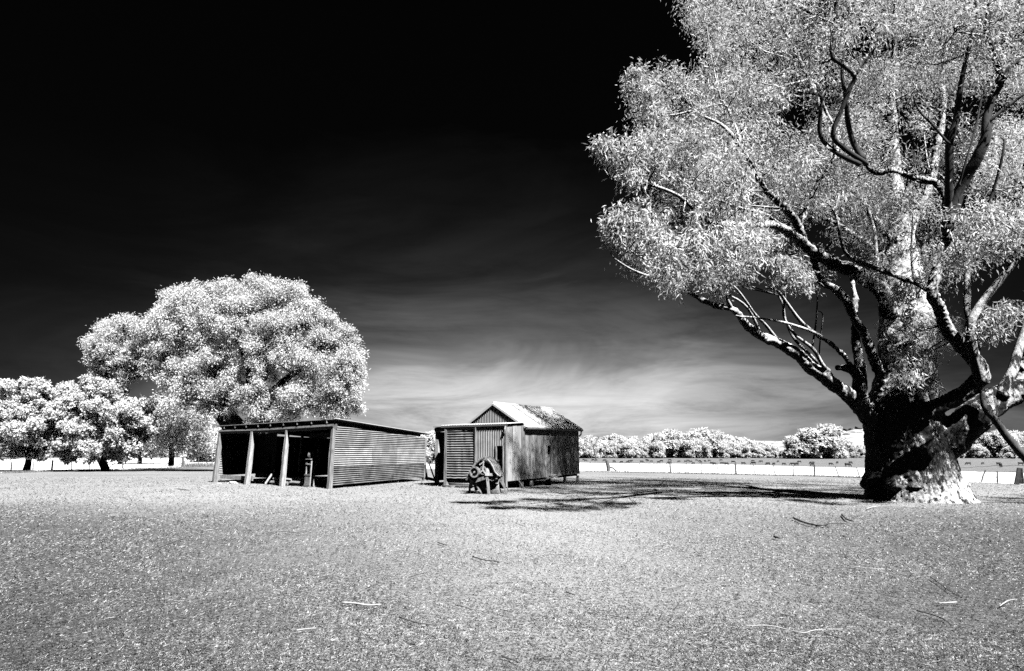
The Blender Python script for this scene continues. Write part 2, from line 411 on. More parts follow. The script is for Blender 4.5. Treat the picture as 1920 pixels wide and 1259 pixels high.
def leaf_litter():
    n = 300000; rng = np.random.default_rng(19); Y = 1 / (1 / 36 + (1 / 4.2 - 1 / 36) * rng.random(n)); X = (rng.random(n) * 2 - 1) * (Y * .95 + 1)
    nz = np.sin(X * 1.7 + np.sin(Y * 1.3) * 2) * np.cos(Y * 1.6 + X * .5) + .5 * np.sin(X * 5.1 + Y * 4.3)
    edge = np.clip((np.abs(X - .6) - 1.5) / 4.5, 0, 1) * np.clip((24 - Y) / 14, 0, 1)  # dark flakes denser toward the foreground sides, adding vignette darkening
    k = (rng.random(n) < .26 + .10 * nz + .55 * edge + .20 * np.clip((9 - Y) / 4, 0, 1)) & ~((X > 12) & (X < 16.2) & (Y > 19.2) & (Y < 22)); X, Y = X[k], Y[k]; n = len(X)
    Z = np.interp(Y, FY, FZ) - .02 * np.clip(X - 5, 0, 50) * np.clip((Y - 25) / 30, 0, 1) ** 2 + rng.uniform(.008, .022, n) + .022
    s = (.45 + Y / 14) * rng.uniform(.5, 1.3, n); a = rng.random(n) * 2 * math.pi; d = np.stack([np.cos(a), np.sin(a), rng.uniform(-.3, .5, n)], 1) * (.022 * s)[:, None]; w = np.stack([-np.sin(a), np.cos(a), rng.uniform(-.6, .6, n)], 1) * (.0042 * s)[:, None]
    p = np.stack([X, Y, Z], 1); return quads_mesh('leaf_litter', np.stack([p - d, p + w, p + d, p - w], 1), 'litter')
M['litter'] = mat('dead_leaf_litter', .012, .09, 9)
tag(leaf_litter(), 'dark dead leaves and bark flakes scattered through the dry grass', 'litter', kind='stuff')
tag(scatter_litter(), 'short dry grass and leaf litter over the whole yard', 'grass', kind='stuff')

# ================================================================== OPEN-FRONTED SHED
C0, L0, R0 = G(618, 917), G(404, 905), G(794, 901.5)
A = Vector((L0.x - C0.x, L0.y - C0.y, 0)); Bv = Vector((R0.x - C0.x, R0.y - C0.y, 0))
LA, LB = A.length, Bv.length; a_, b_ = A.normalized(), Bv.normalized()
HF = P(618, 793, C0.y).z - .02; HB = P(797, 819, R0.y).z        # wall-plate heights front and back
def S(a, b, z): return C0.xy.to_3d() + a_ * a + b_ * b + Vector((0, 0, z))
def hz(b): return HF + (HB - HF) * b / LB
nS = Vector((b_.y, -b_.x, 0)); nF = Vector((-a_.y, a_.x, 0))
if nF.y > 0: nF = -nF
shed = thing('farm_shed', 'long low open-fronted corrugated iron shed with rough timber posts', 'shed', C0)
def sh(mb, name, m, parent=None, smooth=False):
    o = mb.build(name, m, shed if parent is None else parent, origin=C0, smooth=smooth); o.location = (0, 0, 0); return o
# side wall: sheets lapped in rows, cut to the roof slope
def side_sheets(z0, z1, b0, b1, m, off):
    mb = MB(); mb.corr(S(0, b0, z0) + nS * off, b_ * (b1 - b0), (0, 0, z1 - z0), nS, .098, .020, 10, .01)
    k = (HB - HF) / LB; mb.clip(S(0, 0, HF - .10) + nS * off, Vector((0, 0, 1)) - b_ * k * 1.0); return sh(mb, 'wall', m, smooth=True)
sw = side_sheets(.12, 1.02, 0.08, LB * .62, 'iron_dull', .055); side_sheets(.12, 1.02, LB * .62 - .1, LB - .05, 'iron_dull', .06)
side_sheets(.98, 1.95, 0.08, LB * .36, 'iron_pale', .06); side_sheets(.98, 1.9, LB * .36 - .06, LB * .63, 'iron', .065); side_sheets(.98, 1.9, LB * .63 - .06, LB - .05, 'iron_pale', .07)
side_sheets(1.87, 3.3, 0.08, LB * .63, 'iron', .068); side_sheets(1.87, 3.3, LB * .63 - .06, LB - .05, 'iron', .075)
sw['label'] = 'darker rusty bottom row of sheets on the end wall'
# left end wall (inner face seen), back wall, partition
mb = MB(); mb.corr(S(LA, .15, .32), b_ * (LB - .2), (0, 0, 3.2), -a_, .10, .02, 6, .005); mb.clip(S(0, 0, HF - .06), Vector((0, 0, 1)) - b_ * (HB - HF) / LB); sh(mb, 'wall', 'iron_pale', smooth=True)
mb = MB(); mb.corr(S(-.02, LB, .05), a_ * (LA + .03), (0, 0, HB - .1), -b_, .10, .02, 2); sh(mb, 'wall', 'iron_dark', smooth=True)  # interior shade put into the iron colour, here and on the partition
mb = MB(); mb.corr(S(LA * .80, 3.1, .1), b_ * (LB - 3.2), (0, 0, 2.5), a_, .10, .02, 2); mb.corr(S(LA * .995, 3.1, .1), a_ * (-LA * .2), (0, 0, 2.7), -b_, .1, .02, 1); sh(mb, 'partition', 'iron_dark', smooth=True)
# roof
roof = MB(); k = (HB - HF) / LB
n0 = S(-.20, -.12, hz(-.12) + .17); roof.corr(n0, a_ * 0 + b_ * (LB + .6) + Vector((0, 0, k * (LB + .6))), a_ * (LA + .45), (0, 0, 1), .1, .02, 2); rf_o = sh(roof, 'roof', 'iron_dull')
mb = MB(); mb.beam(S(-.20, -.12, hz(-.12) + .20), S(-.20, LB + .36, hz(LB + .36) + .20), .10, .03); sh(mb, 'barge_flashing', 'roof', rf_o)
for i in range(9):
    a0 = LA * (i + .35) / 8.8
    mb = MB(); mb.beam(S(a0, -.10, hz(-.10) + .07), S(a0, LB, hz(LB) + .07), .07, .13); sh(mb, 'rafter', 'timber', rf_o)
mb = MB(); mb.tube([S(-.1, .03, HF - .14), S(LA * .5, .05, HF - .19), S(LA + .1, .03, HF - .14)], [.14, .13, .12], 8, .05); sh(mb, 'front_beam', 'timber_h')
# posts
for f, w, lean in ((0.0, .15, .02), (.357, .17, .04), (.67, .18, .06), (1.0, .19, .02)):
    a0 = LA * f; mb = MB()
    mb.beam(S(a0 + (.04 if f else 0), -.02, -.1), S(a0 - lean, 0, HF - .22), w * 1.3, w * 1.25, up=a_, taper=.75)
    bmesh.ops.subdivide_edges(mb.bm, edges=mb.bm.edges[:], cuts=4)
    for v in mb.bm.verts: v.co += Vector((mnoise.noise(v.co * 2.1), mnoise.noise(v.co * 2.1 + Vector((9, 0, 0))), 0)) * .025
    o = sh(mb, 'post', 'timber' if f in (0, 1) else 'timber_pale')
mb = MB(); mb.beam(S(-.04, LB, -.05), S(-.04, LB, HB - .1), .16, .16, up=a_); sh(mb, 'post', 'timber')
mb = MB(); mb.beam(S(.02, -.04, .05), S(.02, .02, HF - .2), .07, .10, up=b_); sh(mb, 'corner_board', 'timber_pale')
for a0, b0, z0, z1, w in ((LA * .50, 2.6, 0, 2.6, .13), (LA * .44, 3.6, .9, 2.4, .12), (LA * .27, 3.6, 1.25, 2.6, .13), (LA * .60, 3.0, 0, 2.5, .06), (LA * .09, 4, 0, 2.4, .05), (LA * .85, 3, 0, 1.5, .08)):
    mb = MB(); mb.beam(S(a0, b0, z0), S(a0 - .04, b0, z1), w, w, up=a_, jit=.015); sh(mb, 'inner_post', 'timber')
mb = MB(); mb.beam(S(LA * .02, 3.3, 2.62), S(LA * .50, 3.3, 2.55), .08, .30); sh(mb, 'inner_beam', 'timber_h')
mb = MB(); mb.beam(S(LA * .38, 2.5, 1.62), S(LA * .49, 2.5, 1.66), .05, .07); sh(mb, 'rail', 'timber_pale')
mb = MB(); mb.beam(S(LA * .75, .35, .24), S(LA * .995, .3, .26), .05, .22); mb.beam(S(LA * .67, .35, .24), S(LA * .715, .35, .24), .05, .24); sh(mb, 'sill_board', 'timber_pale')

# things in and before the shed
def solo(mb, name, m, origin, label, cat, group=None, smooth=False):
    return tag(mb.build(name, m, None, origin=origin, smooth=smooth), label, cat, group)
# hand truck: tall frame with two uprights, slatted crate-like toe, a round grinding wheel on top
o0 = S(LA * .165, .2, 0)
hs = thing('wooden_stand', 'narrow slatted wooden stand with tall uprights inside the open shed front', 'stand', o0)
def at_(mb, name, m, parent, org, smooth=False):
    o = mb.build(name, m, parent, origin=org, smooth=smooth); o.location = (0, 0, 0); return o
for da, db in ((0, 0), (.42, 0), (0, .3), (.42, .3)):
    mb = MB(); mb.beam(S(LA * .165 + da, .2 + db, 0), S(LA * .165 + da * .85 - .02, .2 + db, 1.22 if db == 0 else 1.3), .05, .05, up=a_); at_(mb, 'leg', 'timber_pale', hs, o0)
mb = MB()
for z in (.06, .56): mb.beam(S(LA * .165 - .04, .17, z), S(LA * .165 + .46, .17, z), .03, .07)
for q in range(6): mb.beam(S(LA * .165 + .04 + q * .067, .175, .08), S(LA * .165 + .04 + q * .067, .175, .55), .02, .03, up=a_)
at_(mb, 'slat_panel', 'timber', hs, o0)
mb = MB(); mb.beam(S(LA * .165 - .03, .18, 1.05), S(LA * .165 + .42, .18, 1.08), .05, .06); mb.beam(S(LA * .165 - .03, .3, 1.3), S(LA * .165 + .38, .3, 1.3), .3, .03); at_(mb, 'top_rail', 'timber_pale', hs, o0)
oc = S(LA * .185, .34, 1.50); mb = MB(); mb.tube([oc + Vector((-.07, .03, 0)), oc + Vector((-.03, 0, 0)), oc + Vector((.05, -.02, 0)), oc + Vector((.08, -.03, 0))], [.12, .19, .19, .13], 18, .04)
solo(mb, 'round_drum', 'rusty', oc, 'round metal drum on top of the wooden stand in the shed', 'drum')
og = S(LA * .52, .9, 0)
for nm, pts, rr, m_, lb in (('leaning_plank', [(.525, .15, .02), (.505, .6, .72)], .10, 'timber_pale', 'pale plank leaning low against the inner post of the shed'),
                        ('leaning_board', [(.49, .9, .02), (.50, 1.3, .55)], .07, 'timber_pale', 'short splintered board leaning behind the pale plank in the shed')):
    mb = MB(); mb.beam(S(LA * pts[0][0], pts[0][1], pts[0][2]), S(LA * pts[1][0], pts[1][1], pts[1][2]), rr, .04, up=b_); solo(mb, nm, m_, og, lb, 'board')
for k_, (a0, a1, b0, z, lb) in enumerate(((.50, .36, .35, .09, 'long dark log lying lowest behind the second shed post'), (.49, .34, .48, .26, 'pale log lying on top of the dark log in the shed'), (.35, .24, .5, .12, 'short log on the shed floor beside the slatted wooden stand'), (.34, .25, .62, .30, 'pale billet stacked on the short log by the slatted stand'))):
    mb = MB(); mb.tube([S(LA * a0, b0, z), S(LA * (a0 + a1) / 2, b0 + .03, z + .01), S(LA * a1, b0 + .05, z)], [.09, .10, .08], 8, .08)
    solo(mb, 'log', 'timber_pale' if k_ % 2 else 'timber', S(LA * a0, b0, 0), lb, 'log', 'logs piled on the shed floor')
for k_, (a0, z, h, lb) in enumerate(((.455, 1.02, .30, 'small pale tin hanging behind the leaning plank in the shed'),)):
    mb = MB(); q = S(LA * a0, 2.2, z); mb.tube([q, q + Vector((0, 0, h * .5)), q + Vector((0, 0, h))], [.10, .105, .10], 12); solo(mb, 'tin', 'cloth', q, lb, 'tin')
q = S(LA * .37, 1.9, .55); mb = MB(); mb.tube([q, q + Vector((.02, 0, .25)), q + Vector((.05, 0, .55)), q + Vector((.06, 0, .68))], [.07, .13, .10, .03], 10, .06); solo(mb, 'sack', 'cloth', q, 'limp grey sack hanging just left of the second pale shed post', 'sack')
q = S(LA * .56, .9, .17); mb = MB(); mb.blob(q, (.25, .2, .18), rough=.5, seed=3); solo(mb, 'stump', 'timber', q, 'cut wood block on the floor left of the leaning plank', 'wood block')
for px, py, r, lb in ((437, 907, .28, 'flat pale stone at the foot of the shed sill board'), (411, 908, .16, 'small stone at the foot of the left shed post'), (588, 911, .18, 'pale stone lying in the shed front beside the corner post'), (597, 913, .13, 'smallest pale stone by the shed corner post')):
    q = G(px, py); mb = MB(); mb.blob(q, (r, r * .7, r * .4), rough=.5, seed=px); solo(mb, 'stone', 'stone', q, lb, 'stone', 'stones at the shed front')

# ================================================================== TIMBER FRAME IN THE GAP
org = G(806, 904)
gf = thing('brace_frame', 'dark timber rail with diagonal brace in the gap between shed and hut', 'gate frame', org)
Yg = 30.5
for nm, p, q, w in (('rail', (798, 857), (824, 861), .10), ('brace', (801, 859), (816, 902), .07), ('leg', (797, 872), (801, 901), .10), ('base_rail', (797, 896), (818, 901), .14)):
    mb = MB(); mb.beam(P(*p, Yg), P(*q, Yg), w, w); at_(mb, nm, 'timber_dark', gf, org)

# ================================================================== HUT ON STUMPS
H0 = G(950, 917); H0.z = ter(H0.x, H0.y)
hut = thing('farm_hut', 'small gabled corrugated iron hut standing on timber stumps', 'hut', H0, R(-32.4))
hut.rotation_euler = (R(.9), R(0), R(-32.4))
WB, WT = P(950, 903, H0.y).z - H0.z, P(950, 797, H0.y).z - H0.z       # wall bottom / top
FW, LT, HD = 3.62, 1.56, 7.6                                              # front width, verandah depth, full depth
X_, Y_, Z_ = Vector((1, 0, 0)), Vector((0, 1, 0)), Vector((0, 0, 1))
def hb(mb, name, m, parent=None, smooth=False): return mb.build(name, m, parent or hut, smooth=smooth)
xs1 = -FW + .12
# horizontal sheets left, vertical right, with the door gap
mb = MB(); mb.corr((xs1, -.03, WB + .06), X_ * 1.78, Z_ * (WT - WB - .08), -Y_, .118, .017, 12, .03)
for v in mb.bm.verts:
    if v.co.z < WB + .25: v.co.z += .07 * mnoise.noise(Vector((v.co.x * 2.5, 0, 3))) ; v.co.y -= .05 * (WB + .25 - v.co.z)
hb(mb, 'wall', 'iron', smooth=True)['label'] = 'front wall of horizontal corrugated sheets'
dx0, dx1, dz1 = -.54, -.16, WB + 1.60
mb = MB(); mb.corr((xs1 + 1.76, -.02, WB), Z_ * (WT - WB), X_ * (dx0 - xs1 - 1.76), -Y_, .10, .024, 3)
mb.corr((dx0, -.02, dz1), Z_ * (WT - dz1), X_ * (dx1 - dx0), -Y_, .10, .024, 1)
mb.corr((dx1, -.02, WB), Z_ * (WT - WB), X_ * (-dx1), -Y_, .10, .024, 3)
hb(mb, 'wall', 'iron_pale', smooth=True)['label'] = 'front wall of upright corrugated sheets'
mb = MB(); mb.beam((dx0 - .01, -.03, WB), (dx0 - .01, -.03, dz1), .05, .08, up=Y_); mb.beam((dx1, -.03, WB), (dx1, -.03, dz1), .04, .08, up=Y_); do = hb(mb, 'doorway', 'timber')
mb = MB()
for z in (.78, .93): mb.beam((dx0, .05, WB + z), (dx1, .05, WB + z), .04, .07)
hb(mb, 'door_rail', 'timber_h', do)
mb = MB(); mb.beam((xs1 + 1.76, -.06, WB - .05), (xs1 + 1.78, -.06, WT), .05, .05, up=Y_); hb(mb, 'cover_strip', 'timber')
for x, w in ((xs1 - .05, .13), (-.02, .09)):
    mb = MB(); mb.beam((x, -.02, WB - .25), (x, 0, WT), w, w, up=Y_, jit=.01); hb(mb, 'corner_post', 'timber')
# right wall: flat upright sheets, each its own lap; sunlit and shaded tones put into the colour
ypos = [0, .47, .98, 1.56, 2.0, 2.62, 3.2, 3.85, 4.25]
def panel(y0, y1, m, z0=WB, z1=None, x=.0):
    mb = MB(); zt = WT + .02 if z1 is None else z1; n = 8
    for i in range(n):
        pass
    mb.corr((x + .01, y0, z0), Z_ * (zt - z0), Y_ * (y1 - y0 + .03), X_, .32, .006, 4, .012); return mb
seams = [0, .5, .86, 1.3, 1.75, 2.3, 2.75, 3.3, 3.78]
mw = MB()
for i, (y0, y1) in list(enumerate(zip(seams, seams[1:])))[3:]:
    mw.corr((.01 + .012 * (i % 2), y0, WB - .0), Z_ * (WT - WB + .03), Y_ * (y1 - y0 + .03), X_, .075, .005, 4, .015)
mw2 = MB()
for i, (y0, y1) in list(enumerate(zip(seams, seams[1:])))[:3]: mw2.corr((.01 + .012 * (i % 2), y0, WB), Z_ * (WT - WB + .03), Y_ * (y1 - y0 + .03), X_, .075, .005, 4, .015)
hb(mw2, 'wall', 'sheet_sunlit', smooth=True)['label'] = 'sheets of the right-hand wall beside the corner, coloured paler as sunlit'
hb(mw, 'wall', 'sheet', smooth=True)['label'] = 'right-hand wall of flat upright weathered sheets'
seams2 = [4.22, 4.8, 5.35, 5.9, 6.5, 7.05, HD]; mw = MB()
for i, (y0, y1) in enumerate(zip(seams2, seams2[1:])):
    mw.corr((.01 + .012 * (i % 2), y0, WB), Z_ * (WT - WB + .03), Y_ * (y1 - y0 + .03), X_, .075, .005, 4, .015)
mw.corr((.01, 3.78, WB + 1.55), Z_ * (WT - WB - 1.52), Y_ * .45, X_, .1, .008, 1)
hb(mw, 'wall', 'sheet', smooth=True)
# side door hung ajar
mb = MB()
for y in (3.80, 4.20): mb.beam((.03, y, WB - .02), (.03, y, WB + 1.9), .05, .06, up=X_)
mb.beam((.03, 3.8, WB + 1.62), (.03, 4.2, WB + 1.62), .05, .05); sd_o = hb(mb, 'side_doorway', 'timber')
mb = MB(); mb.beam((.05, 3.9, WB + .05), (.05, 3.9, WB + 1.15), .12, .03, up=Y_); hb(mb, 'door_board', 'timber_pale', sd_o)
mb = MB(); mb.beam((.08, 4.18, WB + 1.7), (.06, 4.02, WT - .15), .03, .03); hb(mb, 'strut', 'timber_pale', sd_o)
mb = MB(); mb.beam((.22, 3.72, WB - .02), (.22, 4.28, WB - .02), .34, .06); mb.beam((.24, 3.8, WB + .10), (.24, 4.2, WB + .10), .22, .04); hb(mb, 'door_step', 'timber_pale', sd_o)
# left, back walls and floor
mb = MB(); mb.corr((-FW + .05, 0, WB), Z_ * (WT - WB), Y_ * HD, -X_, .1, .02, 1); hb(mb, 'wall', 'iron_dull', smooth=True)
mb = MB(); mb.corr((-FW + .05, HD, WB), Z_ * (WT - WB), X_ * (FW - .05), Y_, .1, .02, 1); hb(mb, 'wall', 'iron_dull', smooth=True)
mb = MB(); mb.beam((-FW / 2, .06, WB - .06), (-FW / 2, HD - .05, WB - .06), FW - .2, .10); hb(mb, 'floor', 'timber_dark')
# gable
ax, RZ = -FW / 2 + .02, P(931, 757, H0.y + 1.7).z - H0.z
AP = Vector((ax, LT, RZ)); gl, gr = Vector((-FW + .02, LT, WT + .02)), Vector((-.02, LT, WT + .02))
mb = MB(); mb.corr((gl.x, LT - .01, WT - .1), Z_ * (RZ - WT + .2), X_ * (gr.x - gl.x), -Y_, .1, .024, 1)
for s in (-1, 1):
    d = Vector((s * (gr.x - ax), 0, WT + .02 - RZ)).normalized(); n = Vector((-d.z * s, 0, d.x * s))
    n = n if n.z > 0 else -n
    mb.clip(AP - n * .02, n)
hb(mb, 'gable', 'iron', smooth=True)
# main roof: two corrugated slopes with bargeboards, ridge cap, gutter
OV = .05
for s in (1, -1):
    d = Vector((s * (gr.x - ax), 0, WT + .02 - RZ)); dn = d.normalized(); n = Vector((-dn.z * s, 0, dn.x * s)); n = n if n.z > 0 else -n
    mb = MB(); mb.corr(Vector((ax, LT - OV, RZ)) + n * .05, d + dn * .22, Y_ * (HD - LT + OV + .25), n, .1, .018, 3)
    ro = hb(mb, 'roof', 'roof', smooth=True)
    mb = MB(); mb.beam(Vector((ax, LT - OV - .02, RZ + .0)), Vector((ax, LT - OV - .02, RZ + .0)) + d + dn * .2, .04, .10, up=n); hb(mb, 'bargeboard', 'roof', ro)
    if s == 1:
        rr = MB()
        for yy, x0, x1 in ((3.2, .0, 1.0), (4.5, .05, 1.0), (5.3, .0, .6)):
            rr.beam(Vector((ax, yy, RZ)) + d * x0 + n * .085, Vector((ax, yy, RZ)) + d * x1 + n * .085, .03, .012, up=n)
        hb(rr, 'sheet_lap', 'roof_edge', ro)
    mb = MB(); e = Vector((ax, 0, RZ)) + d + dn * .22; mb.tube([(e.x, LT, e.z - .03), (e.x, HD + .25, e.z - .03)], .065, 8); hb(mb, 'gutter', 'roof_edge', ro)
    if s == 1:
        mb = MB(); mb.tube([(e.x, HD + .1, e.z - .05), (e.x - .02, HD + .1, e.z - .25), (.03, HD + .06, e.z - .38)], .05, 8); hb(mb, 'downpipe', 'machine_pale', ro)
mb = MB(); mb.tube([(ax, LT - OV, RZ + .05), (ax, HD + .25, RZ + .05)], .07, 8); hb(mb, 'ridge_cap', 'roof')
mb = MB(); mb.corr((-FW + .1, HD, WT), Z_ * (RZ - WT), X_ * (FW - .1), Y_, .1, .02, 1)
for s in (-1, 1):
    d = Vector((s * (gr.x - ax), 0, WT + .02 - RZ)).normalized(); n = Vector((-d.z * s, 0, d.x * s)); n = n if n.z > 0 else -n
    mb.clip(AP - n * .02, n)
hb(mb, 'gable', 'iron_dull')
# verandah roof with gutter
mb = MB(); mb.corr((-FW - .22, -.09, WT + .06), Vector((0, LT + .15, .10)), X_ * (FW + .34), Z_, .1, .018, 1)
vr = hb(mb, 'verandah_roof', 'roof')
mb = MB(); mb.beam((-FW - .22, -.075, WT + .0), (.10, -.075, WT + .0), .03, .09); hb(mb, 'fascia', 'roof_edge', vr)
mb = MB(); mb.tube([(.02, -.1, WT - .05), (.0, -.12, WT - .2), (-.06, -.07, WT - .38)], .045, 7); hb(mb, 'pipe_end', 'machine_pale', vr)
# stumps
for x, y, r in ((-.08, .05, .10), (-.05, 1.35, .13), (-.08, 2.35, .10), (-.02, 4.0, .14), (-.05, 5.9, .09), (-.05, HD - .1, .09), (-FW + .1, .05, .12), (-FW + .1, 2.4, .1), (-FW + .1, 4.9, .1), (-FW + .1, HD - .1, .1), (-1.8, 2.4, .1), (-1.8, 5, .1)):
    mb = MB(); mb.tube([(x, y, -.6), (x, y, 0), (x, y, WB - .10)], [r * 1.1, r, r * .9], 9, .06); hb(mb, 'stump', 'timber_pale' if x > -1 and y > .2 and y < 3 else 'timber')
mb = MB(); mb.beam((.16, 1.2, -.05), (.03, 1.0, WB - .02), .10, .04); hb(mb, 'prop', 'timber')
# lean-to bay on the left side of the hut, open to the front
la = FW + .05; lw = 1.22
mb = MB(); mb.beam((-la - lw, .95, -.12), (-la - lw, .95, WT - .15), .19, .16, up=Y_, jit=.015); lt_ = hb(mb, 'lean_to_post', 'timber_pale')
mb = MB(); mb.corr((-la - lw, 1.05, .18), Y_ * 3.2, Z_ * (WT - .4), X_, .1, .02, 2); hb(mb, 'lean_to_wall', 'iron', smooth=True)
mb = MB(); mb.tube([(-la - lw - .1, .9, WT - .12), (-la + .05, .85, WT - .04)], [.13, .11], 9, .08); hb(mb, 'lean_to_beam', 'timber_pale')
mb = MB(); mb.beam((-la - lw / 2 , .7, WT + .03), (-la - lw / 2, 4.4, WT + .03), lw + .25, .03); hb(mb, 'lean_to_roof', 'roof_edge')
mb = MB(); mb.corr((-la - lw, 4.2, .1), Z_ * (WT - .2), X_ * lw, Y_, .1, .02, 1); hb(mb, 'lean_to_wall', 'iron_dark')
hm = Matrix.Translation(H0) @ hut.rotation_euler.to_matrix().to_4x4()
def HP(x, y, z): 
    q = hm @ Vector((x, y, 0)); return Vector((q.x, q.y, ter(q.x, q.y) + z))
for k_, (x0, y0, x1, y1, z, w, lb) in enumerate(((-3.5, -.25, -2.3, -.35, .06, .2, 'broad weathered plank lying under the front of the hut'), (-3.3, -.05, -2.0, -.15, .16, .14, 'warped board lying across the broad plank at the hut front'), (-2.6, -.4, -1.7, -.3, .08, .18, 'grey board end lying behind the old machine'))):
    mb = MB(); p = HP(x0, y0, z); mb.beam(p, HP(x1, y1, z + .02), w, .05, jit=.02); solo(mb, 'plank', 'timber_pale' if k_ != 2 else 'timber', p, lb, 'plank', 'planks lying at the foot of the hut')
p = HP(-2.9, .6, .1); mb = MB(); mb.corr(HP(-3.2, .55, .16), hm.to_3x3() @ Vector((0, .7, .02)), hm.to_3x3() @ Vector((1.7, 0, .1)), Z_, .1, .03, 1)
bmesh.ops.solidify(mb.bm, geom=mb.bm.faces[:], thickness=.008); solo(mb, 'iron_sheet', 'iron_pale', p, 'loose corrugated iron sheet stored in the dark under the hut', 'iron sheet')

# ================================================================== OLD FARM MACHINE
mc = G(915, 927); mach = thing('old_chaff_machine', 'old iron and timber farm machine with arched ribbed hood and wheel before the hut', 'farm machine', mc, R(-14))
def mm(mb, name, m, parent=None, smooth=False): return mb.build(name, m, parent or mach, smooth=smooth)
K = mc.y / 1089.0                       # metres per photo pixel at this distance
def q(px, py, d=0): return Vector(((px - 915) * K, d, (927 - py) * K))
for (a0, b0, d0, d1, w) in (((881, 927), (882, 908), -.15, -.12, .09), ((923, 929), (917, 893), -.42, -.30, .11), ((951, 927), (941, 897), -.05, .0, .08), ((906, 928), (892, 905), .35, .2, .08)):
    mb = MB(); mb.beam(q(*a0, d0), q(*b0, d1), w * .85, w * .85, up=Y_, taper=.9); mm(mb, 'leg', 'timber')
mb = MB(); mb.beam(q(914, 891, -.36), q(942, 892, -.22), .08, .10); mm(mb, 'bed_plank', 'timber_pale')
mb = MB(); mb.beam(q(914, 891, .3), q(942, 893, .3), .08, .1); mm(mb, 'bed_plank', 'timber_pale')
mb = MB(); mb.beam(q(882, 907, -.2), q(917, 896, -.33), .07, .13); mb.beam(q(882, 905, .35), q(917, 896, .35), .07, .11); mb.beam(q(917, 901, -.30), q(940, 900, -.1), .03, .04); mm(mb, 'side_rail', 'timber')
HPX = [(879, 902), (883, 892), (889, 881), (897, 871), (905, 864), (912, 861), (919, 863), (925, 869), (930, 877), (934, 886), (940, 892)]
def hpath(mb, inset, y0, w, h, i0=0, i1=len(HPX) - 1, lift=0.0):
    pts = []
    for k_ in range(i0, i1 + 1):
        x, y = HPX[k_]; dx_, dy_ = x - 909, y - 893; l_ = math.hypot(dx_, dy_); pts.append(q(x - dx_ / l_ * inset, y - dy_ / l_ * inset, y0) + Vector((0, 0, lift)))
    for a_1, b_1 in zip(pts, pts[1:]): mb.beam(a_1, b_1 + (b_1 - a_1) * .08, w, h, up=Y_)
hood = MB()                                # ribbed sheet hood: bands side by side, bent over the works
for j_, y0 in enumerate((-.34, -.22, -.10, .02, .14, .26, .36)): hpath(hood, 1.6 * (j_ % 2), y0, .115, .03 if j_ % 2 else .05)
mm(hood, 'hood', 'rusty')
mb = MB(); hpath(mb, 1, -.40, .03, .07, 0, 5); mm(mb, 'hood_rim', 'iron_dull')
for ins, i0_, m_n in ((.5, 6, 'machine_pale'), (4.5, 6, 'rusty'), (8.5, 7, 'timber')):
    mb = MB(); hpath(mb, ins, -.40 + ins * .012, .035, .035, i0_, 10); mm(mb, 'hood_band', m_n)
mb = MB(); mb.face([q(x, y, -.12) for x, y in HPX] + [q(934, 898, -.12), q(884, 906, -.12)]); bmesh.ops.solidify(mb.bm, geom=mb.bm.faces[:], thickness=.05); mm(mb, 'side_casing', 'iron_dark')
mb = MB(); wc = q(895, 887, -.40)
for r_, w_ in ((.17, .055), ): 
    prev_ = None
    for i in range(25):
        th = 2 * math.pi * i / 24; c_ = wc + Vector((math.cos(th) * r_, 0, math.sin(th) * r_ * 1.1))
        if prev_: mb.beam(prev_, c_, .05, .22, up=Y_)
        prev_ = c_
for i in range(5): th = 2 * math.pi * i / 5; mb.beam(wc, wc + Vector((math.cos(th) * .17, 0, math.sin(th) * .18)), .03, .04, up=Y_)
mb.tube([wc + Vector((0, -.12, 0)), wc + Vector((0, .5, 0))], .035, 8); mm(mb, 'pulley_wheel', 'rusty')
mb = MB(); gc = q(909, 884, -.30); prev_ = None
for i in range(17):
    th = 2 * math.pi * i / 16; c_ = gc + Vector((math.cos(th) * .12, 0, math.sin(th) * .15))
    if prev_: mb.beam(prev_, c_, .04, .05, up=Y_)
    prev_ = c_
for i in range(4): th = math.pi * i / 4; mb.beam(gc - Vector((math.cos(th) * .12, 0, math.sin(th) * .15)), gc + Vector((math.cos(th) * .12, 0, math.sin(th) * .15)), .03, .03, up=Y_)
mm(mb, 'gear_wheel', 'rusty')
mb = MB()
for (p0, p1, p2) in (((917, 893), (921, 893), (918, 880)), ): 
    a0, b0, c0 = q(*p0, -.30), q(*p1, -.30), q(*p2, -.28); mb.beam(a0, c0, .10, .05, up=Y_); mb.beam(b0, c0, .08, .05, up=Y_)
mm(mb, 'bearing_block', 'machine_pale')
mb = MB(); mb.beam(q(884, 900, -.1), q(900, 894, -.1), .25, .12); mm(mb, 'feed_tray', 'machine_pale')
mb = MB(); mb.beam(q(897, 880, .1), q(912, 868, .1), .2, .07); mm(mb, 'inner_plate', 'rusty')
mb = MB(); mb.beam(q(899, 893, -.33), q(909, 884, -.33), .04, .04); mb.beam(q(903, 874, -.33), q(911, 868, -.33), .06, .05); mb.beam(q(909, 884, -.33), q(918, 893, -.33), .035, .04); mb.beam(q(911, 868, -.33), q(909, 884, -.33), .04, .04); mm(mb, 'crank_arm', 'machine_pale')
mb = MB(); mb.blob(q(911, 914, .12), (.30, .2, .24), rough=.9, sub=3, seed=5); mb.blob(q(896, 911, .2), (.2, .18, .2), rough=.9, sub=3, seed=9); mm(mb, 'gear_case', 'iron_dark')
mb = MB(); a0 = [q(881, 901, -.25), q(885, 899, -.3), q(891, 905, -.3), (q(887, 918, -.2)), q(882, 912, -.22)]
mb.face(a0); bmesh.ops.solidify(mb.bm, geom=mb.bm.faces[:], thickness=.06); mm(mb, 'spout', 'iron_dull')
mb = MB()
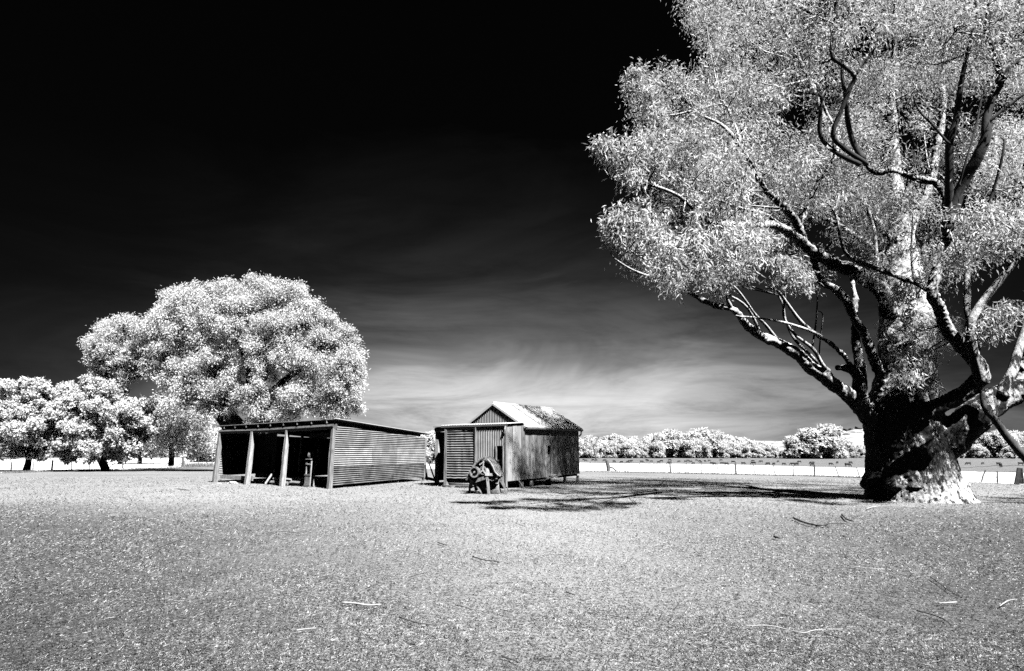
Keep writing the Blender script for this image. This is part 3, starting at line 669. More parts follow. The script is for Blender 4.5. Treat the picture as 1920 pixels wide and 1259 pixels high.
for p0, p1, d0, w in (((893, 907), (906, 927), -.2, .05), ((895, 906), (915, 925), .1, .06), ((905, 925), (915, 905), .1, .04), ((898, 902), (908, 898), 0, .08), ((934, 900), (949, 925), .2, .05), ((917, 903), (927, 899), .05, .05)):
    mb.beam(q(*p0, d0), q(*p1, d0 + .05), w, w)
mb.tube([q(905, 912, 0), q(905, 912, .3)], [.10, .12], 10); mb.tube([q(914, 908, 0), q(912, 909, .3)], [.08, .09], 10); mm(mb, 'linkage', 'rusty')
mb = MB()
for s in range(7):
    cx2 = 926 + s * 1.4; mb.tube([q(928 + s, 903, .05), q(924 + s * 1.8, 912, 0), q(927 + s * 1.3, 919, .0), q(924 + s * 2.5, 926, .02)], [.02, .022, .018, .01], 5)
mb.beam(q(929, 902, .08), q(933, 925, .10), .25, .04); mm(mb, 'belt_bundle', 'timber_pale')

# ================================================================== FENCES
def post_line(fence, base, tops, name='post', m='post', thick=None):
    for i, (b0, t0, w) in enumerate(tops):
        g0 = G(*b0); tp = P(*t0, g0.y); mb = MB(); mb.tube([g0 - Vector((0, 0, .2)), g0.lerp(tp, .5), tp], [w, w * .95, w * .9], 7, .06)
        o = mb.build(name, m, fence, origin=base); o.location = (0, 0, 0)
def wires(fence, base, gs, hs_, r=.012):
    for h in hs_:
        mb = MB(); pts = []
        for a0, b0 in zip(gs, gs[1:]):
            for k_ in range(3):
                p = a0.lerp(b0, k_ / 3); pts.append(Vector((p.x, p.y, ter(p.x, p.y) + h - .04 * math.sin(math.pi * k_ / 3))))
        pts.append(Vector((gs[-1].x, gs[-1].y, ter(gs[-1].x, gs[-1].y) + h))); mb.tube(pts, r, 4); o = mb.build('wire', 'wire', fence, origin=base); o.location = (0, 0, 0)
rp = [((1106, 884), (1107, 866), .035), ((1171, 885), (1172, 867), .04), ((1202, 885.5), (1199, 869), .04), ((1226, 886), (1226, 868), .04), ((1257, 887), (1256, 867), .10), ((1286, 888), (1287, 868), .045), ((1315, 888.5), (1316, 869), .045), ((1347, 889), (1344, 869), .045), ((1380, 890), (1379, 869), .10),
      ((1416, 891), (1412, 871), .045), ((1454, 893), (1450, 873), .045), ((1488, 893.5), (1487, 873), .045), ((1527, 894.5), (1527, 872), .09), ((1574, 896), (1566, 875), .05), ((1613, 897), (1606, 877), .05)]
base = G(1257, 887); fr = thing('wire_fence', 'post and wire fence across the paddock right of the hut', 'fence', base)
post_line(fr, base, rp); wires(fr, base, [G(*p[0]) for p in rp], (.35, .7, 1.05))
base = G(1838, 905); fr2 = thing('wire_fence', 'post and wire fence right of the big tree trunk', 'fence', base)
rp2 = [((1700, 899), (1700, 877), .04), ((1797.5, 904), (1797.5, 880), .045), ((1838, 905), (1848, 882), .05), ((1870, 907), (1870, 884), .045)]
post_line(fr2, base, rp2); wires(fr2, base, [G(*p[0]) for p in rp2] + [G(1905, 909), G(1990, 914)], (.35, .7, 1.05))
base = G(1906, 909); sp = thing('strainer_posts', 'cluster of dark fence posts leaning together at the right edge', 'fence posts', base)
for x0, x1 in ((1902, 1909), (1906, 1911), (1910, 1912), (1915, 1911), (1919, 1915)):
    g0 = G(x0, 909); mb = MB(); mb.tube([g0 - Z_ * .1, P(x1, 878, g0.y)], .055, 8, .08); o = mb.build('post', 'bark_dark', sp, origin=base); o.location = (0, 0, 0)
base = G(1140, 884); bp = thing('strainer_post', 'thick strainer post with crooked log brace right of the hut', 'fence post', base)
g0 = G(1141, 884); mb = MB(); mb.tube([g0 - Z_ * .2, g0 + Z_ * .5, P(1138, 864, g0.y)], [.22, .24, .22], 9, .1); at_(mb, 'post', 'post', bp, base)
mb = MB(); mb.tube([P(1141, 876, g0.y), P(1148, 877, g0.y - .2), P(1156, 884, g0.y - .4)], [.10, .09, .11], 7, .1); at_(mb, 'brace', 'post', bp, base)
base = G(97, 884); fl = thing('wire_fence', 'post and wire fence behind the round trees on the left', 'fence', base)
lp = [((-20, 888.5), (-20, 868), .05), ((21, 885.5), (21, 867), .06), ((62, 885), (62, 866), .05), ((97, 882.5), (99, 863), .10), ((134, 881.5), (134, 864), .05), ((167.5, 881), (167.5, 864), .05), ((230, 879), (231, 861), .10), ((259, 878.5), (259, 860.5), .06), ((287, 877.5), (288, 860), .06), ((317, 876.5), (317, 860), .05), ((331, 876.5), (332, 859), .05), ((372, 875), (372, 860), .06), ((398, 874.5), (398, 860), .06)]
post_line(fl, base, lp); wires(fl, base, [G(*p[0]) for p in lp] + [G(440, 874)], (.35, .7, 1.05))
for (b0, t0, w, m_, nm, lb, br) in (((321, 876.5), (320, 859.5), .26, 'timber_pale', 'strainer_post', 'thick pale fence post with low diagonal brace left of the shed', ((318, 867), (308, 875))), ((342.5, 876), (343, 858), .27, 'post', 'strainer_post', 'thick dark fence post with diagonal brace left of the shed', ((340, 869), (331, 876)))):
    g0 = G(*b0); e = thing(nm, lb, 'fence post', g0); mb = MB(); mb.tube([g0 - Z_ * .2, g0 + Z_ * .7, P(*t0, g0.y)], [w, w * .95, w * .9], 9, .08); at_(mb, 'post', m_, e, g0)
    mb = MB(); mb.tube([P(*br[0], g0.y), P(*br[1], g0.y - .1)], .07, 7, .05); at_(mb, 'brace', 'post', e, g0)
base = G(60, 866.5); ff = thing('wire_fence', 'farther row of low fence posts glimpsed under the left trees', 'fence', base)
fp = [((x, 869.5 - x * .01), (x + random.uniform(-1, 1), 861 - x * .006), .06) for x in range(-10, 300, 21)]
post_line(ff, base, fp); wires(ff, base, [G(*p[0]) for p in fp], (.6, 1.0), .015)
for (x, y, w, lb) in ((136, 869, 2.2, 'low dark trough under the left trees in the pale paddock'), (162, 871, 1.6, 'smaller dark trough further right in the pale paddock')):
    g0 = G(x, y + 1); e = thing('feed_trough', lb, 'trough', g0); mb = MB(); mb.beam((-w / 2, 0, .55), (w / 2, 0, .55), .6, .25); mb.build('trough', 'post', e)
    for s in (-1, 1): mb = MB(); mb.beam((s * w * .35, 0, 0), (s * w * .35, 0, .45), .12, .4, up=Y_); mb.build('leg', 'post', e)

# ================================================================== CATTLE
def cow_mesh():
    bm = bmesh.new(); mb = MB(); mb.bm.free(); mb.bm = bm
    mb.tube([(-1.05, 0, 1.05), (-.98, 0, 1.12), (-.7, 0, 1.08), (-.2, 0, 1.0), (.3, 0, 1.0), (.62, 0, 1.08), (.85, 0, 1.05), (1.08, 0, .80), (1.25, 0, .48), (1.36, 0, .28), (1.46, 0, .14)],
            [.10, .26, .34, .38, .38, .35, .24, .17, .15, .15, .09], 10)
    for x, s, f in ((-.78, -1, 0), (-.82, 1, 0), (.55, -1, 1), (.48, 1, 1)):
        y = s * .18
        if f: mb.tube([(x, y, .95), (x + .03, y, .62), (x, y, .42), (x + .01, y, .10), (x + .05, y, 0)], [.15, .09, .065, .05, .06], 7)
        else: mb.tube([(x, y, .98), (x + .12, y, .68), (x - .08, y, .45), (x - .04, y, .10), (x + .02, y, 0)], [.20, .12, .07, .05, .06], 7)
    mb.tube([(-1.05, 0, 1.18), (-1.15, 0, .95), (-1.13, 0, .5), (-1.13, 0, .4)], [.04, .025, .02, .04], 5)
    for s in (-1, 1): mb.tube([(1.2, s * .10, .62), (1.16, s * .26, .64)], [.05, .02], 5)
    me = bpy.data.meshes.new('cow'); bm.to_mesh(me); bm.free(); me.materials.append(M['hide']); me.polygons.foreach_set('use_smooth', [True] * len(me.polygons)); return me
cowm = cow_mesh(); rc = random.Random(5)
spots = [(1150 + 1.5 * i + rc.uniform(-6, 6), 866.5 + rc.uniform(-2.0, 2.6) + i * .03) for i in range(0, 150, 8)]
spots += [(1094, 864), (1098, 866), (1112, 865), (1118, 865.5), (1134, 866), (1184, 866), (1213, 865), (1256, 865), (1290, 866), (1306, 865), (1312, 867), (1322, 867), (1330, 866), (1352, 865), (1375, 869), (1394, 872), (1412, 867), (1413, 872), (1440, 873), (1427, 868), (1459, 867.5), (1451, 873), (1470, 873), (1486, 873), (1494, 874), (1499, 868.5), (1523, 871.5), (1523, 874.5), (1558, 873), (1570, 870), (1595, 870.5), (1590, 876), (1816, 872.5), (1843, 871.5), (1873, 873), (1915, 873), (1877, 877)]
cow0 = None
for i, (x, y) in enumerate(spots):
    g0 = G(x, y); o = bpy.data.objects.new('cow', cowm); link(o); o.location = g0
    o.rotation_euler = (0, 0, rc.choice([0, math.pi]) + rc.uniform(-.7, .7)); s = rc.uniform(.8, 1.1) * .9; o.scale = (s, s, s)
    right = x > 1700
    tag(o, 'dark cow grazing in the far field right of the big tree' if right else 'dark cow grazing in the far field beyond the fence right of the hut', 'cow', 'dark cattle right of the big tree' if right else 'dark cattle in the far field')

# ================================================================== BIG GUM TREE
def wander(pts, amp, seed):
    out = []
    for i, (p, r) in enumerate(pts):
        out.append((p + Vector((mnoise.noise(Vector((seed, i * .7, 0))), mnoise.noise(Vector((seed, i * .7, 5))), mnoise.noise(Vector((seed, i * .7, 9))))) * amp, r))
    return out
def spline(pts, per=4):
    """Catmull-Rom through (Vector, radius)"""
    o = []; n = len(pts)
    for i in range(n - 1):
        p0, p1, p2, p3 = (pts[max(i - 1, 0)], pts[i], pts[i + 1], pts[min(i + 2, n - 1)])
        for k in range(per):
            t = k / per
            def cr(a, b, c, d): return .5 * ((2 * b) + (c - a) * t + (2 * a - 5 * b + 4 * c - d) * t * t + (3 * b - a - 3 * c + d) * t ** 3)
            o.append((cr(p0[0], p1[0], p2[0], p3[0]), max(.004, cr(p0[1], p1[1], p2[1], p3[1]))))
    o.append(pts[-1]); return o
TY = 20.6
TB = G(1712, 932); TB = Vector((P(1712, 930, TY).x, TY, ter(14, TY)))
gum = thing('gum_tree', 'huge old gum tree with massive pale-limbed trunk filling the right of the view', 'tree', TB)
def shf(x, y): return 2.2 * sstep(0, 120, 1500 - x) * sstep(200, 260, y) * (1 - sstep(470, 560, y))
nodes = []                                                # skeleton points for twigs to start from
def limb(path, Y0, Y1, w0, w1, jit=.10, seed=0):
    n = len(path); L = []
    for i, (x, y) in enumerate(path):
        f = i / (n - 1); Y = Y0 + (Y1 - Y0) * f - (shf(x, y) if x > 1000 else 0); L.append((P(x, y, Y), (w0 * (1 - f) ** 1.0 + w1 * f) * Y / F))
    L = spline(L); L = [(p + Vector((0, mnoise.noise(p * .5) * .4 if 0 < i < len(L) - 1 else 0, 0)) + Vector((mnoise.noise(p * 1.3 + Vector((3, 0, 0))), 0, mnoise.noise(p * 1.3 + Vector((0, 7, 0))))) * jit * (0 if i == 0 else 1) * min(1, r * 4), r * (1 + .12 * mnoise.noise(p * 2))) for i, (p, r) in enumerate(L)]
    for p, r in L: nodes.append((p, r))
    return L
trunk_w = MB()
tr = [((1722, 950), 92), ((1716, 925), 82), ((1710, 895), 74), ((1706, 860), 70), ((1700, 820), 68), ((1694, 780), 64), ((1694, 740), 54), ((1698, 700), 48), ((1700, 640), 46), ((1699, 580), 44), ((1694, 520), 36), ((1690, 460), 26), ((1684, 400), 17), ((1680, 330), 12), ((1676, 250), 9), ((1672, 170), 7), ((1676, 80), 6), ((1682, -30), 4)]
L = spline([(P(x, y, TY + (3.4 * max(0, (640 - y) / 640))), w * TY / F) for (x, y), w in tr]); nodes += L
trunk_w.tube([p for p, r in L], [r for p, r in L], 20)
for i in range(13):                                       # root flare
    a = i / 13 * 2 * math.pi + random.uniform(-.2, .2); l = random.uniform(1.5, 1.85) * (1.0 if math.cos(a) > -.2 else .85)
    c_, s_ = math.cos(a), math.sin(a) * .8; cz = TB
    pts = [cz + Vector((c_ * .75, s_ * .75, 1.35)), cz + Vector((c_ * 1.05, s_ * 1.05, .85)), cz + Vector((c_ * 1.45, s_ * 1.45, .42)), cz + Vector((c_ * (l - .2), s_ * (l - .2), .14)), cz + Vector((c_ * (l + .25), s_ * (l + .25), -.06))]
    trunk_w.tube(pts, [.42, .42, .34, .22, .08], 10, .06)
fine = MB(); darkm = MB()
def addlimb(path, Y0, Y1, w0, w1, big=True, n=9):
    L = limb(path, Y0, Y1, w0 * .62, w1 * .62)
    cut = next((i for i, (p, r) in enumerate(L) if r < .075), len(L)) if big else 0       # thin ends keep their own fine tubes
    if cut > 2: trunk_w.tube([p for p, r in L[:cut]], [r for p, r in L[:cut]], n)
    if cut < len(L) - 1: k0 = max(0, cut - 1 if cut > 2 else 0); fine.tube([p for p, r in L[k0:]], [r * (1 if i else 1.0) for i, (p, r) in enumerate(L[k0:])], 7)
    return L
# left side
addlimb([(1652, 800), (1616, 765), (1574, 729), (1532, 700), (1490, 668), (1461, 645), (1429, 629), (1397, 610), (1371, 583), (1332, 567), (1290, 545), (1230, 522), (1185, 502), (1145, 476)], 20.3, 16.0, 26, 1.6)
addlimb([(1574, 727), (1552, 700), (1539, 684), (1523, 655), (1490, 626), (1471, 590), (1474, 555), (1462, 520)], 19.6, 17.4, 8, 2)
addlimb([(1600, 690), (1574, 655), (1526, 623), (1507, 607), (1487, 581), (1461, 548), (1436, 539)], 20.0, 17.0, 9, 3)
addlimb([(1540, 632), (1526, 623), (1481, 607), (1429, 599), (1380, 592)], 19.0, 17, 6, 2, False, 6)
addlimb([(1626, 775), (1616, 735), (1611, 700), (1590, 690), (1570, 690)], 20.4, 20, 26, 8)
addlimb([(1626, 770), (1618, 730), (1614, 690), (1606, 640), (1598, 600), (1600, 560), (1596, 500)], 20.6, 21, 22, 5)
addlimb([(1650, 700), (1640, 671), (1623, 626), (1597, 594), (1574, 561), (1558, 542), (1539, 526), (1529, 487), (1520, 470)], 20.3, 19, 16, 9)
addlimb([(1668, 590), (1650, 550), (1623, 527), (1574, 501), (1532, 474), (1494, 448), (1461, 433), (1413, 424), (1360, 418), (1324, 405), (1272, 367), (1210, 350), (1165, 335)], 20.4, 16.2, 27, 2)
addlimb([(1494, 446), (1453, 424), (1410, 398), (1367, 381), (1314, 353), (1243, 324), (1224, 286)], 18.8, 16.4, 7, 1.6, False, 7)
addlimb([(1510, 458), (1500, 430), (1481, 400), (1443, 367), (1419, 324), (1395, 286), (1357, 243), (1305, 212), (1294, 193)], 19, 17.0, 15, 2.5)
addlimb([(1419, 324), (1395, 290), (1380, 240), (1350, 200), (1265, 215), (1220, 200), (1183, 168), (1172, 135)], 18, 17.0, 5, 1.5, False, 6)
addlimb([(1758, 556), (1713, 534), (1655, 516), (1610, 494), (1587, 477), (1574, 448), (1565, 410), (1550, 380)], 18.6, 17.4, 9, 3)
addlimb([(1500, 430), (1530, 350), (1560, 300), (1570, 250), (1540, 180)], 19, 19, 9, 4)
addlimb([(1461, 642), (1440, 612), (1410, 585), (1380, 540), (1368, 520)], 18.8, 17, 6, 2, False, 6)
addlimb([(1429, 629), (1400, 580), (1360, 548), (1330, 530)], 18.4, 16.6, 5, 2, False, 6)
addlimb([(1371, 581), (1360, 550), (1354, 535), (1340, 500)], 17.6, 16.4, 6, 2, False, 6)
addlimb([(1290, 545), (1260, 520), (1225, 490), (1190, 470), (1160, 440), (1150, 420)], 16.6, 15.8, 4, 1.5, False, 6)
addlimb([(1210, 350), (1160, 345), (1130, 310), (1118, 275)], 16.4, 16.2, 2.5, 1.2, False, 5)
addlimb([(1523, 655), (1530, 610), (1533, 560), (1531, 530)], 19.4, 19.2, 3.5, 1.5, False, 5)
addlimb([(1536, 680), (1541, 620), (1542, 590), (1532, 583)], 19.5, 19.3, 2.5, 1.2, False, 5)
addlimb([(1461, 548), (1470, 570), (1473, 600), (1490, 640), (1520, 668), (1540, 690)], 18.6, 19.4, 3, 5, False, 6)
# pale limb curling up on the right
R1 = [(1680, 800), (1715, 784), (1752, 765), (1800, 742), (1836, 712), (1834, 684), (1804, 652), (1778, 620), (1762, 581), (1748, 556), (1749, 529), (1762, 497), (1781, 468), (1776, 432), (1775, 400), (1773, 377), (1762, 352), (1747, 340), (1713, 334), (1673, 320), (1636, 323), (1617, 290)]
L = [(P(x, y, 20.0 - 2.6 * min(1, i / 9)), w * .62 * 17.4 / F) for i, ((x, y), w) in enumerate(zip(R1, [40, 34, 28, 26, 27, 24, 22, 20, 19, 17, 16, 16, 16, 15, 14, 12, 11, 11, 10, 9, 9, 8]))]
L = spline(L); nodes += L; trunk_w.tube([p for p, r in L if r > .07], [r for p, r in L if r > .07], 12); fine.tube([p for p, r in L if r < .085], [r for p, r in L if r < .085], 8)
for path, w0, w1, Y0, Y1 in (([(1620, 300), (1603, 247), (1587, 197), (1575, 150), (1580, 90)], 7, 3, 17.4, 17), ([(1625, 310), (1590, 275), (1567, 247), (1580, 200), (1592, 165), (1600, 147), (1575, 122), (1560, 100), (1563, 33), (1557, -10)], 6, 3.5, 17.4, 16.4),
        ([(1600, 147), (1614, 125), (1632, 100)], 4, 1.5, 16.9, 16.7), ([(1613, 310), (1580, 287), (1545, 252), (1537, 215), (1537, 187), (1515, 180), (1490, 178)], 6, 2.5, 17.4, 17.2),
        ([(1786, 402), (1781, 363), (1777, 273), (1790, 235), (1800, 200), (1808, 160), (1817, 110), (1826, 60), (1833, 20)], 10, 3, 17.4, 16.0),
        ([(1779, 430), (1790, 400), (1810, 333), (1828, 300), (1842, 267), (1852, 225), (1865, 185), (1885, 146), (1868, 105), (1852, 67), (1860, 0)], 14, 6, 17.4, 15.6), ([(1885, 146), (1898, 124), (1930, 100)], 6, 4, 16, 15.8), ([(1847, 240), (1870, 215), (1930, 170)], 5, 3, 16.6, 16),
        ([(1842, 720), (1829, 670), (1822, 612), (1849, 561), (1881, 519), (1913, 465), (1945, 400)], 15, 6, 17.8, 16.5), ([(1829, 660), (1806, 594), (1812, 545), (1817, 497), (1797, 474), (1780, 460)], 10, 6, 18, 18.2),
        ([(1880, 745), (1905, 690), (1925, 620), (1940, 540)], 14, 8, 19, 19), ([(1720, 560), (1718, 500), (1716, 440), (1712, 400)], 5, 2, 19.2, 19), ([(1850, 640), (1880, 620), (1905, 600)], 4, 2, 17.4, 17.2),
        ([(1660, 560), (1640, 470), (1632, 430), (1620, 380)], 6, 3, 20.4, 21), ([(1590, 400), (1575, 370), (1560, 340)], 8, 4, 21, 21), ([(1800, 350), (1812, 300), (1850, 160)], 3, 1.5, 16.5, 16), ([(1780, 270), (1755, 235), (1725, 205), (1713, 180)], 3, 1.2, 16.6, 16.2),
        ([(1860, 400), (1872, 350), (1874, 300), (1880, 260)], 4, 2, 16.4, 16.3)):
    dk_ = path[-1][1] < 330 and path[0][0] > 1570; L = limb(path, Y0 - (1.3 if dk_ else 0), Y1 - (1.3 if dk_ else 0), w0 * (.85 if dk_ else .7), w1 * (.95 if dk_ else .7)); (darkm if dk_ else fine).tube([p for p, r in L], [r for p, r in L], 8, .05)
addlimb([(1735, 875), (1765, 840), (1800, 800), (1842, 766), (1885, 742), (1940, 712), (2010, 660), (2080, 560)], 20.2, 18.8, 58, 24, True, 14)
addlimb([(1905, 735), (1935, 650), (1950, 520), (1940, 380), (1930, 250)], 19.4, 18, 26, 8)
addlimb([(1694, 470), (1730, 380), (1760, 260), (1770, 120), (1780, -40)], 21.4, 23, 14, 6)
addlimb([(1694, 470), (1620, 380), (1560, 250), (1500, 120), (1450, 20)], 21.4, 23.5, 14, 4)
addlimb([(1690, 520), (1640, 470), (1560, 420), (1460, 380), (1380, 350)], 21.4, 25.5, 12, 4)
wood = trunk_w.build('trunk', 'bark', gum, origin=TB); wood.location = (0, 0, 0)
rm = wood.modifiers.new('merge', 'REMESH'); rm.mode = 'VOXEL'; rm.voxel_size = .035; rm.use_smooth_shade = True
tx = bpy.data.textures.new('bark_lumps', 'CLOUDS'); tx.noise_scale = .42; tx.noise_depth = 4
dm = wood.modifiers.new('lumps', 'DISPLACE'); dm.texture = tx; dm.strength = .13; dm.mid_level = .55; dm.texture_coords = 'LOCAL'
tx2 = bpy.data.textures.new('bark_plates', 'CLOUDS'); tx2.noise_scale = .13; tx2.noise_depth = 3
dm2 = wood.modifiers.new('plates', 'DISPLACE'); dm2.texture = tx2; dm2.strength = .07; dm2.mid_level = .5; dm2.texture_coords = 'LOCAL'
# bark: dark and flaking low on the trunk, pale and smooth on the limbs, flaky roots painted pale as sunlit, more so on the right
bm_ = bpy.data.materials.new('gum_trunk_bark'); bm_.use_nodes = True; bm_.node_tree.nodes.clear(); t = NT(bm_.node_tree)
c = t.node('ShaderNodeTexCoord').outputs['Object']; sp_ = t.node('ShaderNodeSeparateXYZ'); t.put(sp_.inputs[0], c)
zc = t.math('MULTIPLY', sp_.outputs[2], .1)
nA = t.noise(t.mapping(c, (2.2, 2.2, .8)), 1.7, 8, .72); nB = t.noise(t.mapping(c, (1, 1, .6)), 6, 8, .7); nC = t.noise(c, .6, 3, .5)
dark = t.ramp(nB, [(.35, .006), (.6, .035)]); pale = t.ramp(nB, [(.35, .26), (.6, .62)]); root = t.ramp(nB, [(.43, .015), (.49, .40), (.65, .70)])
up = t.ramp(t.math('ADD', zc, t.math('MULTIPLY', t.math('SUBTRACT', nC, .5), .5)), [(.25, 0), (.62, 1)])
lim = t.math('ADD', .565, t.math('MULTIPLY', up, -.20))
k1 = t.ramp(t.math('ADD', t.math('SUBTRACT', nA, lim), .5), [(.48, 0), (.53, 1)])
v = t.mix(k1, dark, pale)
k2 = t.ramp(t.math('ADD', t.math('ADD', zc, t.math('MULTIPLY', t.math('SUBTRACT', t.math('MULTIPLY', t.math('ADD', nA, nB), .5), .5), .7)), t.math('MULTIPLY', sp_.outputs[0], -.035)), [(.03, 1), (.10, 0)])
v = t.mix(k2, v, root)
cb = t.node('ShaderNodeCombineColor')
for i in range(3): t.put(cb.inputs[i], v)
b = t.node('ShaderNodeBsdfPrincipled'); b.inputs['Roughness'].default_value = .9; b.inputs['Specular IOR Level'].default_value = .15; t.put(b.inputs['Base Color'], cb.outputs[0])
bn = t.node('ShaderNodeBump'); bn.inputs['Strength'].default_value = 1.0; bn.inputs['Distance'].default_value = .06
t.put(bn.inputs['Height'], t.math('ADD', nB, t.math('MULTIPLY', nA, .6))); t.put(b.inputs['Normal'], bn.outputs[0])
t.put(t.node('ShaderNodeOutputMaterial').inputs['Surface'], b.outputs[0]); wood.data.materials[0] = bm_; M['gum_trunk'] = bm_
# ---- crown: overlapping clumps of drooping leaves
BL = [  # px, py, radius px, Y
 (1320, 10, 42, 18), (1395, 20, 75, 17.5), (1370, 85, 55, 18), (1330, 70, 38, 18.5), (1450, 70, 80, 16.5), (1530, 30, 90, 15.5), (1540, 120, 75, 16), (1620, 60, 80, 15.5), (1640, 150, 70, 16.5), (1700, 40, 85, 15.5), (1790, 60, 85, 15), (1870, 40, 80, 14.5), (1720, 120, 60, 17), (1880, 130, 70, 15), (1800, 160, 60, 16.5),
 (1187, 138, 17, 17), (1190, 165, 12, 17), (1250, 165, 45, 17.2), (1222, 180, 28, 17), (1290, 145, 38, 17.6), (1235, 215, 32, 17.4), (1300, 200, 62, 17.4), (1380, 170, 62, 17.2), (1400, 240, 70, 16.8), (1480, 190, 80, 16.2), (1480, 280, 70, 16.8), (1560, 250, 65, 18.5),
 (1128, 272, 13, 16.2), (1150, 290, 24, 16.2), (1185, 282, 40, 16.2), (1180, 330, 22, 16.3), (1225, 262, 32, 16.4), (1235, 300, 38, 16.4), (1262, 340, 26, 17.5), (1300, 270, 38, 17), (1330, 310, 48, 17), (1400, 320, 60, 17), (1460, 350, 55, 17.5), (1295, 375, 22, 17.5), (1530, 340, 60, 19),
 (1340, 390, 32, 17.6), (1390, 390, 45, 17), (1420, 410, 34, 16.8), (1295, 405, 15, 16.8),
 (1160, 415, 26, 15.8), (1158, 440, 20, 15.8), (1195, 402, 30, 15.8), (1228, 400, 24, 16), (1222, 445, 28, 16), (1255, 470, 42, 15.6), (1240, 520, 32, 15.4), (1268, 535, 24, 15.4), (1300, 465, 45, 15.8), (1345, 450, 45, 16), (1400, 450, 48, 16.2), (1435, 465, 30, 16.5), (1310, 510, 38, 15.8), (1360, 505, 42, 16.2), (1405, 500, 28, 16.6), (1345, 535, 18, 16.2),
 (1470, 490, 22, 17.2), (1490, 505, 24, 17.2), (1500, 530, 16, 17.2), (1472, 525, 14, 17.2),
 (1610, 330, 60, 18.5), (1560, 400, 48, 18), (1620, 410, 60, 17.8), (1600, 450, 30, 18.2), (1680, 390, 60, 18), (1740, 420, 50, 18), (1690, 300, 50, 18.8), (1640, 230, 50, 18.6), (1750, 300, 50, 18), (1730, 230, 36, 19), (1820, 240, 50, 17), (1660, 470, 50, 18.6), (1720, 480, 45, 19), (1830, 330, 60, 16.2), (1890, 260, 55, 15.8), (1900, 350, 55, 15.6),
 (1820, 420, 50, 15.6), (1860, 460, 45, 15.2), (1900, 430, 45, 15), (1840, 390, 40, 15.6), (1800, 480, 32, 16),
 (1672, 545, 26, 19), (1700, 570, 34, 19), (1690, 620, 32, 19), (1725, 610, 30, 19), (1695, 670, 24, 19), (1735, 660, 24, 19.2), (1768, 610, 20, 18.8), (1700, 710, 16, 19), (1740, 720, 16, 19.2), (1865, 600, 26, 16.8), (1850, 625, 16, 16.8), (1885, 585, 16, 16.8), (1640, 505, 24, 19), (1780, 640, 24, 20), (1725, 530, 26, 19),
]
for x, y, r, Y in ((1560, -60, 110, 16), (1420, -50, 80, 18), (1700, -80, 120, 16), (1850, -60, 110, 15), (1990, 100, 90, 15.5), (1990, 280, 80, 16), (2000, 420, 80, 16), (2010, -40, 110, 16), (1985, 560, 50, 17), (2090, 200, 110, 18), (2080, 450, 90, 18)): BL.append((x, y, r, Y))
SHADE_CLUMPS = [(17, 14, 17, 2.0), (20, 13, 15, 2.0), (22, 16, 18, 2.4), (15, 16, 21, 2.0), (19, 17, 21, 2.4), (24, 12, 13, 2.0), (23, 18, 13, 2.2), (13, 14.5, 19.5, 1.6), (25, 15, 10, 2), (21, 11, 18, 1.8)]  # unseen leaf clumps added above and to the right to shade the crown
blobs = [(a, b_3, c_3, k_3, k_3, k_3 * .85) for a, b_3, c_3, k_3 in SHADE_CLUMPS]
for x, y, r, Y in BL:
    p = P(x, y, Y); Y -= shf(x, y) + .4; p = P(x, y, Y); k = r * Y / F * (.80 if x > 1540 and y < 340 else .90); blobs.append((p.x, p.y, p.z, k, k * 1.15, k * .95))
rb = random.Random(11); rear = []
tries = 0
while len(rear) < 115 and tries < 4000:                     # the far side of the crown
    tries += 1
    x, y = rb.uniform(1200, 1980), rb.uniform(-120, 500); Y = rb.uniform(20.5, 27)
    if not any((x - a) ** 2 + (y - b_2) ** 2 < (.75 * r) ** 2 for a, b_2, r, _ in BL): continue
    if abs(x - 1700) < 40 and abs(y - 200) < 30: continue
    p = P(x, y, Y); k = rb.uniform(.8, 1.4); rear.append((p.x, p.y, p.z, k, k, k * .8))
V = leaves(tuft_blobs(blobs, 8, .28, .44, 5, .2, .78), 3.4, .19, .036, per=18, spread=.13, droop=.8, outward=.5, rnd=.65, shell=.45, facing=.55)
rear += [(9, 24, 16.5, 1.4, 1.4, 1.2), (8.4, 25, 14.8, 1.3, 1.3, 1.1), (7.7, 22.3, 14.2, 1.2, 1.2, 1), (9.6, 25, 17.2, 1.3, 1.3, 1.1), (10.4, 23, 17.6, 1.3, 1.3, 1.1), (8.2, 26.0, 13.8, 1.0, 1.0, .9), (9.4, 26, 15.2, 1.1, 1.1, 1), (8.6, 23.4, 15.4, 1.1, 1.1, 1)]  # clumps added so that the crown's shadow falls on the hut roof
V2 = leaves(rear, 4.4, .17, .036, per=18, spread=.26, droop=.75, outward=.45, rnd=.75, shell=.4)
V = np.concatenate([V, V2]); ctr = V.mean(axis=1); keep = np.ones(len(V), bool)
nz_ = np.sin(ctr[:, 0] * 5.1 + ctr[:, 2] * 4.2) * np.cos(ctr[:, 2] * 6.7 - ctr[:, 0] * 2.3) * .45 + RNG.uniform(-.35, .3, len(V))
for x, y, Y, hr in ((1702, 203, 20, .62), (1734, 188, 20, .40), (1268, 312, 17, .25), (1243, 378, 16, .40), (1285, 392, 16, .35), (1436, 380, 18, .42), (1475, 408, 18, .5), (1470, 470, 18, .35), (1590, 465, 19, .45), (1545, 425, 19, .35), (1895, 520, 16, .5), (1860, 360, 17, .30), (1300, 120, 18, .3), (1555, 205, 19, .3), (1650, 450, 20, .3), (1790, 130, 19, .3), (1905, 200, 18, .3)):
    c0 = P(x, y, Y); dr_ = np.array((c0 - Vector((0, 0, CAMZ))).normalized()); rel = ctr - np.array((0, 0, CAMZ)); al = rel @ dr_      # open lanes through the crown
    keep &= (np.linalg.norm(rel - al[:, None] * dr_, axis=1) > hr * (1 + nz_)) | (al > 25)
V = V[keep] - np.array(TB)
quads_mesh('crown', V, 'leaf_near', gum)
